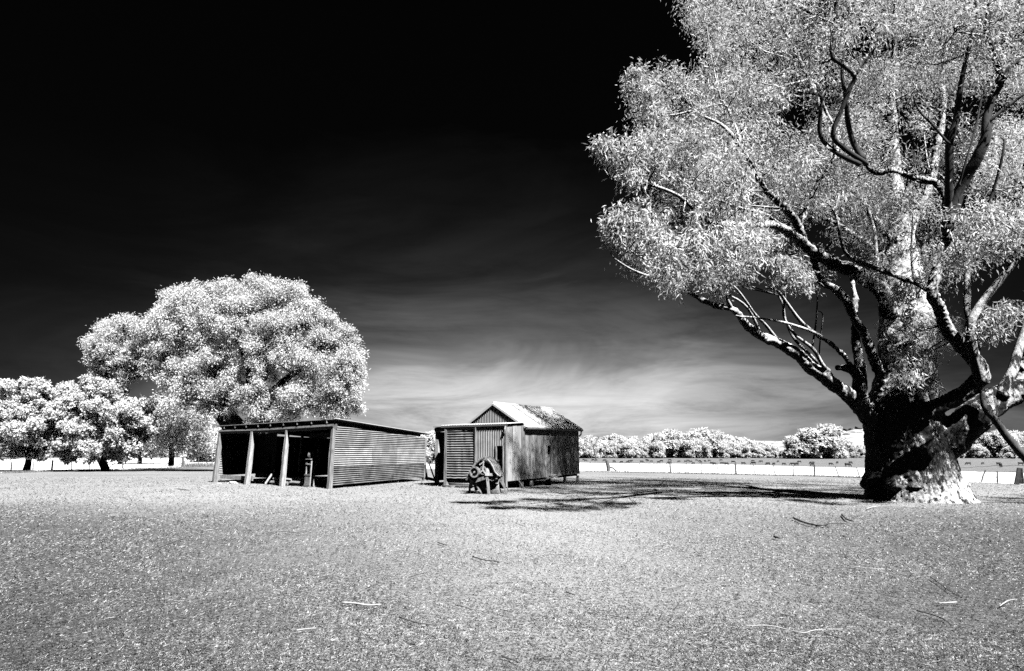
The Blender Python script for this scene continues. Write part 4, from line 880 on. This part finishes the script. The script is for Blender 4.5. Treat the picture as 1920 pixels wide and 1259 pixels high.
# twigs from the limbs out to the clumps
NP = np.array([n[0][:] for n in nodes]); NR = np.array([n[1] for n in nodes])
def twigs(mb, bl, k=5, seed=1, w=.02, NP=NP, NR=NR):
    rr = random.Random(seed)
    for b in bl:
        c_ = Vector(b[:3]); d2 = np.linalg.norm(NP - np.array(b[:3]), axis=1) + NP[:, 2] * .15 + np.where(NR > .5, 1.0, 0); j = int(np.argmin(d2)); s0 = Vector(NP[j])
        if (s0 - c_).length < 6:
            mid_ = s0.lerp(c_, .55) + Vector((rr.uniform(-.15, .15), rr.uniform(-.15, .15), -.12 * (s0 - c_).length * .5))
            ws = min(w * (.8 + b[3] * .8), max(.02, NR[j] * .7)); mb.tube([s0, s0.lerp(mid_, .5), mid_, mid_.lerp(c_, .6), c_], [ws, ws * .85, ws * .7, ws * .55, ws * .4], 5)
        for _ in range(k):
            d_ = Vector((rr.gauss(0, 1), rr.gauss(0, 1), rr.gauss(.35, .8))).normalized(); e_ = c_ + Vector((d_.x * b[3], d_.y * b[4], d_.z * b[5])) * rr.uniform(.75, 1.02)
            m_ = c_.lerp(e_, .5) + Vector((rr.uniform(-.1, .1), rr.uniform(-.1, .1), rr.uniform(-.12, .02)))
            mb.tube([c_, m_, e_], [ws * .45 if (s0 - c_).length < 6 else w * .4, w * .32, w * .12], 4)
twigs(fine, blobs, 6, 1, .024); twigs(fine, rear, 3, 2, .03)
fo = fine.build('branches', 'gum_trunk', gum, origin=TB, smooth=True); fo.location = (0, 0, 0)
do_ = darkm.build('shade_toned_limbs', 'bark_dark', gum, origin=TB, smooth=True); do_.location = (0, 0, 0)  # leaf shade on the upper-right limbs put into their bark colour
# dead branch leaning down out of the fork to the ground on the right
dl = G(1985, 912); mb = MB(); pts = [P(1841, 735, 18.9), P(1848, 768, 18.8), P(1868, 790, 18.8), P(1890, 822, 18.8), P(1925, 862, 18.7), P(1975, 925, 18.6)]
L = spline(list(zip(pts, [.08, .09, .11, .12, .13, .14]))); mb.tube([p for p, r in L], [r for p, r in L], 9, .08); solo(mb, 'dead_branch', 'timber_dark', pts[-1], 'dark dead branch propped from the fork of the huge gum tree down to the right', 'branch', smooth=True)

# ================================================================== TREES ON THE LEFT
def crown_blobs(lst, Y, dY, seed, fill=0, f=1.0):
    rr = random.Random(seed); out = []
    for x, y, r in lst:
        k0 = 1 - min(1, math.hypot(x - CX[0], y - CX[1]) / CX[2])
        yy = Y - dY * math.sqrt(max(0, k0)) * 1.1 + rr.uniform(-.6, .6); p = P(x, y, yy); k = r * yy / F * f; out.append((p.x, p.y, p.z, k, k, k * .9))
    for _ in range(fill):
        x, y, r = rr.choice(lst); yy = Y + rr.uniform(0, dY); p = P(x + rr.uniform(-10, 10), y + rr.uniform(-8, 8), yy); k = r * yy / F; out.append((p.x, p.y, p.z, k, k, k * .85))
    return out
def make_tree(name, label, base, Yt, limbs, bl, leafm, barkm, dens, L, W, per, spread, k=4, tw=.05, group=None, shell=.6, facing=0.0, droop=.5, outward=.6, rnd=.8, cat='tree', lanes=()):
    e = thing(name, label, cat, base, 0, group); mb = MB(); nd = []
    for path, Y0, Y1, w0, w1 in limbs:
        L_ = limb(path, Y0, Y1, w0, w1); nd += L_; mb.tube([p for p, r in L_], [r for p, r in L_], 9, .04)
    a_np = np.array([n[0][:] for n in nd]); a_r = np.array([n[1] for n in nd])
    twigs(mb, bl, k, 3, tw, a_np, a_r * 0 + 10)
    o = mb.build('trunk', barkm, e, origin=base, smooth=True); o.location = (0, 0, 0)
    V = leaves(bl, dens, L, W, per=per, spread=spread, shell=shell, facing=facing, droop=droop, outward=outward, rnd=rnd)
    ctr = V.mean(axis=1); keep = np.ones(len(V), bool); nz_ = np.sin(ctr[:, 0] * 5.1 + ctr[:, 2] * 3.6) * np.cos(ctr[:, 2] * 6.3 - ctr[:, 0] * 2) * .7 + RNG.uniform(-.7, .45, len(V))
    for x, y, hr in lanes:
        c0 = P(x, y, Yt); dr_ = np.array((c0 - Vector((0, 0, CAMZ))).normalized()); rel = ctr - np.array((0, 0, CAMZ)); al = rel @ dr_
        keep &= (np.linalg.norm(rel - al[:, None] * dr_, axis=1) > hr * Yt / F * (1 + nz_))
    V = V[keep] - np.array(base)
    quads_mesh('crown', V, leafm, e); return e
CX = (455, 670, 260)
lst = [(473, 524, 11), (430, 533, 10), (520, 532, 11), (556, 545, 9), (350, 548, 10), (322, 548, 9), (600, 585, 9), (650, 622, 10), (676, 660, 10), (678, 700, 8), (672, 765, 10), (645, 775, 9), (168, 640, 9), (176, 662, 9), (200, 612, 9), (250, 602, 8), (285, 597, 9), (395, 540, 9), (475, 548, 36), (440, 552, 34), (510, 555, 34), (545, 560, 30), (400, 570, 40), (350, 572, 34), (328, 562, 22), (375, 552, 24), (575, 590, 34), (600, 610, 34), (560, 620, 42), (625, 625, 30), (640, 655, 36), (655, 675, 30), (610, 670, 45), (560, 680, 46), (645, 715, 34), (660, 735, 24), (610, 730, 40), (560, 745, 40), (650, 755, 24), (630, 762, 20), (510, 620, 48), (460, 600, 48), (410, 620, 50), (360, 625, 45), (320, 610, 40), (290, 630, 34), (310, 665, 40), (355, 690, 42), (400, 690, 46), (450, 660, 44), (510, 690, 40), (540, 770, 26), (500, 765, 30), (590, 770, 22), (475, 740, 30), (440, 735, 30), (395, 735, 36), (360, 725, 30), (330, 700, 28), (430, 765, 18), (395, 760, 22),
       (190, 650, 26), (215, 630, 32), (235, 615, 26), (250, 640, 34), (215, 665, 30), (265, 665, 30), (185, 665, 20), (240, 685, 18), (285, 690, 22), (182, 695, 11), (200, 700, 10), (232, 712, 13), (245, 705, 13), (350, 745, 20), (480, 790, 16)]
CX = (455, 660, 290); lb_ = tuft_blobs(crown_blobs(lst, 66, 5.5, 2, 14), 13, .24, .42, 3, .25, .88)
big_limbs = [([(478, 892), (480, 850), (484, 800), (489, 760), (492, 720), (490, 660), (480, 600)], 66.0, 63.0, 20, 4), ([(468, 860), (455, 810), (430, 775), (412, 735), (398, 690), (380, 640), (350, 600)], 66.0, 62.0, 14, 3), ([(460, 850), (425, 800), (400, 765), (365, 730), (330, 705), (300, 690), (265, 688), (232, 695)], 66.0, 63.0, 11, 2), ([(484, 790), (510, 740), (540, 710), (575, 680), (610, 640)], 65.5, 63.0, 12, 3), ([(485, 800), (474, 760), (470, 720), (455, 660), (430, 600)], 65.6, 62.0, 10, 3),
             ([(495, 790), (540, 775), (580, 762), (630, 740)], 66.0, 64.0, 7, 2), ([(300, 690), (262, 705), (240, 712), (225, 718)], 64.5, 63.0, 4, 2)]
make_tree('gum_tree', 'great domed white gum tree rising behind the open shed', G(478, 884), 66, big_limbs, lb_, 'leaf_mid', 'bark_far', 5.6, .26, .10, 12, .22, k=1, tw=.05, facing=.6, shell=.6, lanes=((537, 701, 11), (466, 698, 8), (463, 715, 8), (446, 622, 9), (440, 640, 7), (420, 757, 10), (543, 622, 6), (463, 608, 6), (385, 690, 7), (600, 700, 6), (330, 640, 6), (405, 655, 6), (510, 760, 8), (300, 672, 7), (236, 662, 5), (575, 650, 5), (640, 690, 5)))
def round_tree(cx, base_px, trunk, lst, Y, seed, label, fill=8):
    global CX
    CX = (cx, 790, 120); bl = crown_blobs(lst, Y, 4.5, seed, fill)
    small = []; rr = random.Random(seed)                   # break each clump into round tufts
    for b in bl:
        for _ in range(9):
            d = Vector((rr.gauss(0, 1), rr.gauss(0, 1), rr.gauss(.2, 1))).normalized(); kk = b[3] * rr.uniform(.30, .42)
            small.append((b[0] + d.x * b[3] * .85, b[1] + d.y * b[4] * .85, b[2] + d.z * b[5] * .85, kk, kk, kk * .8))
    g0 = G(*base_px)
    return make_tree('round_tree', label, g0, Y, trunk, small, 'leaf_puff', 'bark_dark', 9, .26, .15, 9, .10, k=0, tw=.03, group=None, shell=.75, facing=.7, droop=.3, outward=.2, rnd=.9)
round_tree(40, (50, 888), [([(50, 890), (51, 870), (54, 850), (58, 810), (60, 770)], 64, 63, 6, 3), ([(54, 850), (30, 825), (5, 800)], 63.5, 62, 3, 1), ([(54, 850), (80, 830), (95, 805)], 63.5, 62, 3, 1), ([(54, 855), (20, 857), (-20, 850)], 63.5, 60, 2, 1)],
           [(-40, 740, 40), (0, 750, 36), (30, 735, 26), (60, 725, 18), (75, 735, 20), (15, 725, 14), (50, 760, 36), (90, 755, 28), (-20, 790, 38), (20, 800, 40), (70, 800, 36), (100, 790, 24), (-30, 835, 28), (10, 842, 24), (50, 838, 26), (85, 835, 24), (-60, 800, 40)], 64, 4, 'round white tree with short straight dark trunk at the far left edge')
round_tree(185, (195, 883), [([(197, 884), (196, 872), (190, 860), (182, 852), (170, 830), (160, 790)], 66, 65, 7, 3), ([(196, 872), (200, 850), (215, 820), (220, 780)], 65.6, 64, 5, 2), ([(182, 852), (140, 835), (115, 810)], 65, 63, 3, 1), ([(198, 860), (235, 840), (262, 820)], 65, 63, 3, 1)],
           [(135, 740, 26), (160, 728, 24), (190, 735, 26), (215, 742, 22), (115, 765, 26), (150, 770, 36), (195, 775, 38), (235, 770, 28), (260, 770, 26), (110, 805, 30), (145, 815, 34), (190, 815, 34), (235, 810, 32), (270, 800, 24), (100, 842, 22), (135, 846, 20), (170, 850, 16), (215, 842, 22), (250, 845, 18), (215, 855, 12), (265, 850, 8)], 66, 9, 'round white tree with leaning forked dark trunk, second from the left edge', 10)
CX = (340, 780, 90)
make_tree('loose_tree', 'loose grey-leaved tree standing between the round tree and the shed', G(323, 876), 74, [([(321, 874), (322, 845), (318, 810), (325, 780), (330, 750)], 78, 77, 5, 2), ([(321, 835), (345, 800), (365, 770)], 77, 76, 3, 1), ([(319, 820), (295, 790), (280, 770)], 77, 76, 3, 1)],
          crown_blobs([(320, 742, 22), (345, 738, 18), (365, 750, 20), (300, 760, 24), (330, 770, 28), (365, 780, 28), (385, 800, 20), (290, 790, 24), (320, 805, 26), (350, 815, 24), (385, 830, 22), (300, 830, 20), (335, 838, 14), (275, 815, 18)], 78, 5, 6, 6), 'leaf_mid', 'bark_far', 2.0, .40, .14, 12, .35, k=3, tw=.05, facing=.4, shell=.5)

# ================================================================== FAR TREES AND HILLS
def far_proto(seed, H=20, Wd=9, n=14, gum_=True, dens=.62):
    rr = random.Random(seed); bl = []
    for i in range(n):
        a = rr.uniform(0, 2 * math.pi); h = rr.uniform(.10, .88); rad = Wd * math.sin(math.pi * (h * .75 + .18)) * rr.uniform(.25, .75); k = Wd * rr.uniform(.28, .42)
        bl.append((math.cos(a) * rad, math.sin(a) * rad, h * H, k, k, k * .8))
    V = leaves(bl, dens, 1.5, .9, per=9, spread=.45, shell=.8, facing=.8, droop=.1, outward=.2, rnd=.9, rng=np.random.default_rng(seed))
    n_ = len(V); me = bpy.data.meshes.new('crown'); me.vertices.add(n_ * 4); me.vertices.foreach_set('co', V.reshape(-1).astype(np.float32)); me.loops.add(n_ * 4); me.loops.foreach_set('vertex_index', np.arange(n_ * 4, dtype=np.int32))
    me.polygons.add(n_); me.polygons.foreach_set('loop_start', np.arange(0, n_ * 4, 4, dtype=np.int32)); me.polygons.foreach_set('loop_total', np.full(n_, 4, dtype=np.int32)); me.update(calc_edges=True); me.materials.append(M['leaf_far'])
    mb = MB(); mb.tube([Vector((0, 0, -.5)), Vector((.2, 0, H * .25)), Vector((-.3, .2, H * .5)), Vector((.3, 0, H * .8))], [.55, .42, .3, .12], 7)
    for i in range(6):
        b_ = bl[i]; mb.tube([Vector((0, 0, H * rr.uniform(.2, .45))), Vector((b_[0] * .5, b_[1] * .5, b_[2] * .7)), Vector(b_[:3])], [.28, .18, .08], 5)
    mt = bpy.data.meshes.new('trunk'); mb.bm.to_mesh(mt); mb.bm.free(); mt.materials.append(M['bark_far']); return me, mt
protos = [far_proto(21, 20, 9, 15), far_proto(22, 20, 12, 18), far_proto(23, 20, 7, 12), far_proto(24, 20, 10, 20)]
def far_tree(x, ybase, ytop, Y, i, label, group=None, wide=1.0, name='far_tree'):
    p = P(x, ybase, Y); tp = P(x, ytop, Y); z0 = ter(p.x, Y); H = tp.z - z0; s = H / 20
    e = bpy.data.objects.new(name, None); link(e); e.location = (p.x, Y, z0); e.scale = (s * wide, s * wide, s); e.rotation_euler = (0, 0, (i * 1.7) % 6.28); tag(e, label, 'tree', group)
    me, mt = protos[i % 4]
    for n_, d in (('crown', me), ('trunk', mt)):
        o = bpy.data.objects.new(n_, d); link(o, e)
    return e
rr = random.Random(8)
grp = 'white trees along the far side of the cattle field'
far = []
def row(x0, x1, step, top, Y, lab, g_):
    x = x0
    while x < x1:
        far_tree(x + rr.uniform(-3, 3), 857, top(x) + rr.choice((rr.uniform(-4, 1), rr.uniform(-1, 7))), Y + rr.uniform(-25, 25), rr.randrange(1000), lab, g_, rr.uniform(.8, 1.15)); x += step * rr.uniform(.8, 1.2)
def top1(x):
    return float(np.interp(x, [1080, 1110, 1160, 1200, 1235, 1250, 1290, 1330, 1350, 1375, 1395, 1430, 1460, 1480, 1500, 1560, 1600, 1640, 1760, 1800, 1850, 1900, 1930], [824, 820, 818, 826, 818, 812, 816, 812, 822, 822, 824, 829, 840, 838, 835, 832, 834, 838, 832, 822, 818, 812, 812]))
row(1085, 1650, 9, top1, 585, 'white leafy tree in the long row beyond the cattle field', grp)
row(1092, 1650, 10, lambda x: top1(x) + 9, 548, 'lower white tree standing in front of the long far row', 'lower white trees before the far row')
row(1775, 1960, 11, top1, 560, 'white tree far off right of the huge trunk', 'white trees far off right of the trunk')
row(1790, 1960, 15, lambda x: 838, 520, 'lower white tree far off right of the huge trunk', 'lower white trees right of the trunk')
row(1700, 1730, 17, top1, 560, 'white tree far off right of the huge trunk', 'white trees far off right of the trunk')
far_tree(1253, 857, 809, 560, 1, 'rounded white tree rising above the far row just left of its tallest', None, 1.1)
far_tree(1283, 857, 813, 565, 0, 'white tree with a slightly lower top left of the tallest far dome', None, .9)
far_tree(1318, 857, 806, 560, 3, 'tallest broad dome of white foliage in the far row', None, 1.3)
far_tree(1338, 857, 810, 562, 1, 'right shoulder of the tallest far dome, a broad white tree', None, .9)
far_tree(1500, 857, 815, 500, 1, 'white tree with dark undersides left of the large spreading far tree', None, 1.2)
far_tree(1540, 857, 800, 500, 1, 'large spreading white tree standing below the far hill', None, 1.35)
far_tree(1575, 857, 818, 505, 3, 'medium white tree to the right of the large spreading far tree', None, 1.1)
# far wood left and in the gap between the buildings
row(-30, 420, 17, lambda x: 832, 330, 'pale tree of the far wood seen under and behind the left trees', 'pale trees of the far left wood')
row(255, 300, 30, lambda x: 745, 120, 'tall pale tree showing above the gap between left trees', None) if False else None
far_tree(262, 868, 742, 125, 2, 'tall rounded pale tree behind the second round tree on the left', None, 1.2)
far_tree(395, 866, 806, 150, 1, 'pale tree just left of the shed in the far paddock', None, 1.2)
far_tree(806, 868, 812, 190, 3, 'white tree seen in the gap between the shed and the hut', None, 1.0)
far_tree(832, 868, 820, 200, 0, 'white tree behind the hut left of its lean-to', None, 1.0)
# bare branching tree in the cattle field
g0 = G(1118, 863); e = thing('bare_tree', 'bare branching tree standing alone at the left of the cattle field', 'tree', g0); mb = MB(); Yb = g0.y
def pz(x, y): return P(x, y, Yb)
mb.tube([pz(1118, 864), pz(1115, 850), pz(1112, 838)], [.55, .45, .4], 8); rb = random.Random(4)
def br(p, d, l, r, dep):
    e_ = p + d * l; mb.tube([p, p.lerp(e_, .5) + Vector((rb.uniform(-.1, .1), 0, 0)) * l, e_], [r, r * .8, r * .6], 5)
    if dep: 
        for _ in range(3): br(e_, (d + Vector((rb.uniform(-.8, .8), rb.uniform(-.6, .6), rb.uniform(-.1, .5)))).normalized(), l * .68, r * .55, dep - 1)
for dx_ in (-.9, -.3, .5, .9): br(pz(1112, 838), Vector((dx_, rb.uniform(-.3, .3), .9)).normalized(), 3.6, .26, 3)
mb.build('trunk', 'timber_dark', e, origin=g0).location = (0, 0, 0)
# hills
def hill(name, pk, m, Y, W_, dep):
    bm = bmesh.new(); rows = []; nx, ny = 90, 26
    x0, x1 = pk[0][0], pk[-1][0]
    for j in range(ny + 1):
        r_ = []
        for i in range(nx + 1):
            x = x0 + (x1 - x0) * i / nx; top = float(np.interp(x, [p[0] for p in pk], [p[1] for p in pk])); q_ = P(x, top, Y); v = j / ny
            s_ = math.sin(math.pi * min(1, v * 1.0) ) ; yy = Y - dep / 2 + dep * v; hgt = (q_.z + 4) * s_ ** 1.5 + mnoise.noise(Vector((q_.x * .012, yy * .012, 1))) * 6 * s_
            r_.append(bm.verts.new((q_.x * (yy / Y) , yy, -4 + max(0, hgt))))
        rows.append(r_)
    for A_, B_ in zip(rows, rows[1:]):
        for i in range(nx): bm.faces.new((A_[i], A_[i + 1], B_[i + 1], B_[i]))
    me = bpy.data.meshes.new(name); bm.to_mesh(me); bm.free(); me.materials.append(M[m]); me.polygons.foreach_set('use_smooth', [True] * len(me.polygons)); return tag(link(bpy.data.objects.new(name, me)), kind='structure')
M['hillgrass'] = mat('hill_grass', .26, .50, .03, (1, 1, 1), .95, spots=(.05, .56, .10, .03), bump=1.0, bscale=.2)
hill('hills', [(1240, 857), (1300, 842), (1380, 831), (1450, 828), (1500, 826), (1560, 814), (1600, 804), (1640, 806), (1700, 812), (1780, 818), (1860, 816), (1960, 812), (2200, 830)], 'hillgrass', 1100, 0, 700)
for i, (x, y, w, h) in enumerate(((1607, 809, 22, 8), (1625, 811, 14, 6), (1588, 808, 12, 5))):
    p = P(x, y + 1, 1040); mb = MB(); mb.blob((0, 0, 0), (w * .55, 8, h * .9), rough=1.2, sub=3, seed=i); o = mb.build('rock_outcrop', 'rock'); o.location = p
    tag(o, ['largest dark rock outcrop on the far hilltop', 'dark rock outcrop just right of the largest on the hilltop', 'small dark rock outcrop left on the hilltop'][i], 'rocks')

# ================================================================== FALLEN STICKS ON THE YARD
ST = [([(1488, 976), (1510, 985), (1530, 990), (1548, 989), (1556, 982)], 3.2, 'd', 'dark bow-shaped branch lying left of the big tree roots', 1),
      ([(1579, 969), (1588, 978), (1600, 982)], 2.8, 'd', 'short dark branch lying just right of the bow-shaped branch', 0),
      ([(641, 1139), (665, 1140), (690, 1144), (714, 1143)], 3.6, 'p', 'thick pale stick with dark ends in the middle foreground', 0),
      ([(555, 1193), (575, 1189), (592, 1188)], 3, 'p', 'short pale stick near the bottom, left of centre', 0),
      ([(748, 1166), (775, 1175), (795, 1180), (814, 1182)], 2.2, 'd', 'thin dark curved stick right of the thick pale stick', 0),
      ([(886, 1049), (905, 1056), (920, 1058), (938, 1060)], 2.0, 'd', 'forked dark twig in the centre of the yard', 1),
      ([(1400, 1184), (1440, 1182), (1480, 1191), (1508, 1197), (1530, 1191), (1580, 1189)], 2.0, 'p', 'long thin pale stick across the right foreground', 1),
      ([(1720, 1154), (1745, 1161), (1770, 1170), (1785, 1182)], 2.6, 'd', 'dark crooked branch in the lower right foreground', 1),
      ([(1762, 1140), (1795, 1138)], 3, 'p', 'straight pale stick above the dark crooked branch', 0),
      ([(1745, 1088), (1760, 1100), (1780, 1115), (1800, 1126)], 1.8, 'd', 'thin dark twig slanting in the right foreground', 0),
      ([(1625, 958), (1645, 953), (1690, 953), (1716, 953)], 1.8, 'p', 'long pale stick lying before the big tree roots', 0),
      ([(1590, 1067), (1620, 1071), (1660, 1074)], 1.5, 'p', 'pale thin twig in the right middle of the yard', 0),
      ([(1550, 1200), (1580, 1207), (1600, 1218), (1615, 1227)], 1.6, 'd', 'thin dark twig at the lower right below the long pale stick', 0),
      ([(1876, 1145), (1890, 1136), (1904, 1132)], 2.2, 'p', 'pale bent stick at the right edge of the yard', 0),
      ([(298, 1033), (320, 1024), (340, 1017), (362, 1014)], 1.8, 'd', 'thin dark curved twig in the left middle of the yard', 0),
      ([(335, 920), (355, 922)], 1.6, 'd', 'small dark stick just left of the shed', 0),
      ([(352, 1222), (356, 1228), (364, 1229)], 2.4, 'd', 'tiny curled dark twig at the bottom left', 0),
      ([(767, 1089), (785, 1083), (800, 1081)], 1.6, 'd', 'short straight twig above the thick pale stick', 0),
      ([(685, 1111), (700, 1105), (714, 1100)], 1.6, 'd', 'short slanting twig directly above the thick pale stick', 0),
      ([(853, 1143), (870, 1147), (884, 1151)], 1.7, 'd', 'small dark twig right of the centre foreground', 0),
      ([(940, 1241), (958, 1248), (975, 1255)], 2.6, 'd', 'dark stick end at the bottom centre edge', 0),
      ([(843, 857 + 150), (870, 1010), (838 + 0, 1008)], 1.2, 'd', 'hair-thin twig high in the centre of the yard', 0) if False else ([(1062, 1118), (1078, 1124)], 2.2, 'd', 'small dark stick right of centre in the yard', 0),
      ([(1452, 1012), (1462, 1015)], 3.5, 'd', 'small dark clod-like bark piece below the bow-shaped branch', 0),
      ([(500, 1004), (530, 1001), (560, 1004)], 1.1, 'd', 'long hair-thin twig below the shed corner', 0),
      ([(820, 1022), (838, 1028)], 1.6, 'd', 'tiny slanting twig below the old machine', 0),
      ([(1180, 915 + 20), (1192, 945), (1202, 952)], 1.3, 'p', 'thin pale twig in the tree shadow right of the hut', 0)]
for i, (pts, w, c_, lb, fork) in enumerate(ST):
    gs = [G(*p) for p in pts]; Y = gs[0].y; r0 = w * .5 * Y / F * 1.05; mb = MB()
    L = spline([(g0 + Vector((0, 0, r0 * .8 + .035)), r0 * (1 - .45 * k / len(gs))) for k, g0 in enumerate(gs)], 3); mb.tube([p for p, r in L], [r for p, r in L], 6, .12)
    if fork and len(gs) > 2:
        a0 = gs[len(gs) // 2]; b0 = gs[-1] + (gs[-1] - a0).cross(Z_) * .35; mb.tube([a0 + Z_ * r0, a0.lerp(b0, .5) + Z_ * r0 * 2.5, b0 + Z_ * r0], [r0 * .7, r0 * .5, r0 * .3], 5)
    solo(mb, 'fallen_stick', 'twig_dark' if c_ == 'd' else 'twig_pale', gs[0], lb, 'stick', 'fallen sticks on the yard', smooth=True)
# rough tall grass along the fence left of the shed
def tufts(name, pts, n, hgt, label):
    V = []
    for _ in range(n):
        k = rr.random() * (len(pts) - 1); a = int(k); p = pts[a].lerp(pts[min(a + 1, len(pts) - 1)], k - a) + Vector((rr.gauss(0, .3), rr.gauss(0, .5), 0)); p.z = ter(p.x, p.y)
        h = hgt * rr.uniform(.5, 1.1); d = Vector((rr.gauss(0, .25), rr.gauss(0, .25), 1)) * h; s_ = Vector((rr.uniform(-1, 1), rr.uniform(-1, 1), 0)).normalized() * .02
        V.append([p - s_, p + s_, p + d * .6 + s_, p + d])
    o = quads_mesh(name, np.array([[list(q_) for q_ in v_] for v_ in V]), 'rank'); tag(o, label, 'grass', kind='stuff')
M['rank'] = mat('rank_grass', .10, .30, 6)
tufts('tall_grass', [G(345, 876), G(372, 875.5), G(402, 875)], 900, .9, 'dark tall grass along the fence left of the shed')
tufts('tall_grass', [G(1100, 885), G(1257, 888), G(1380, 890.5), G(1535, 894), G(1620, 897)], 2600, .22, 'short rough grass along the foot of the right fence')
tufts('tall_grass', [G(0, 888.5), G(97, 884.5), G(200, 882), G(340, 877.5), G(400, 875.5)], 2600, .25, 'short rough grass along the foot of the left fence')
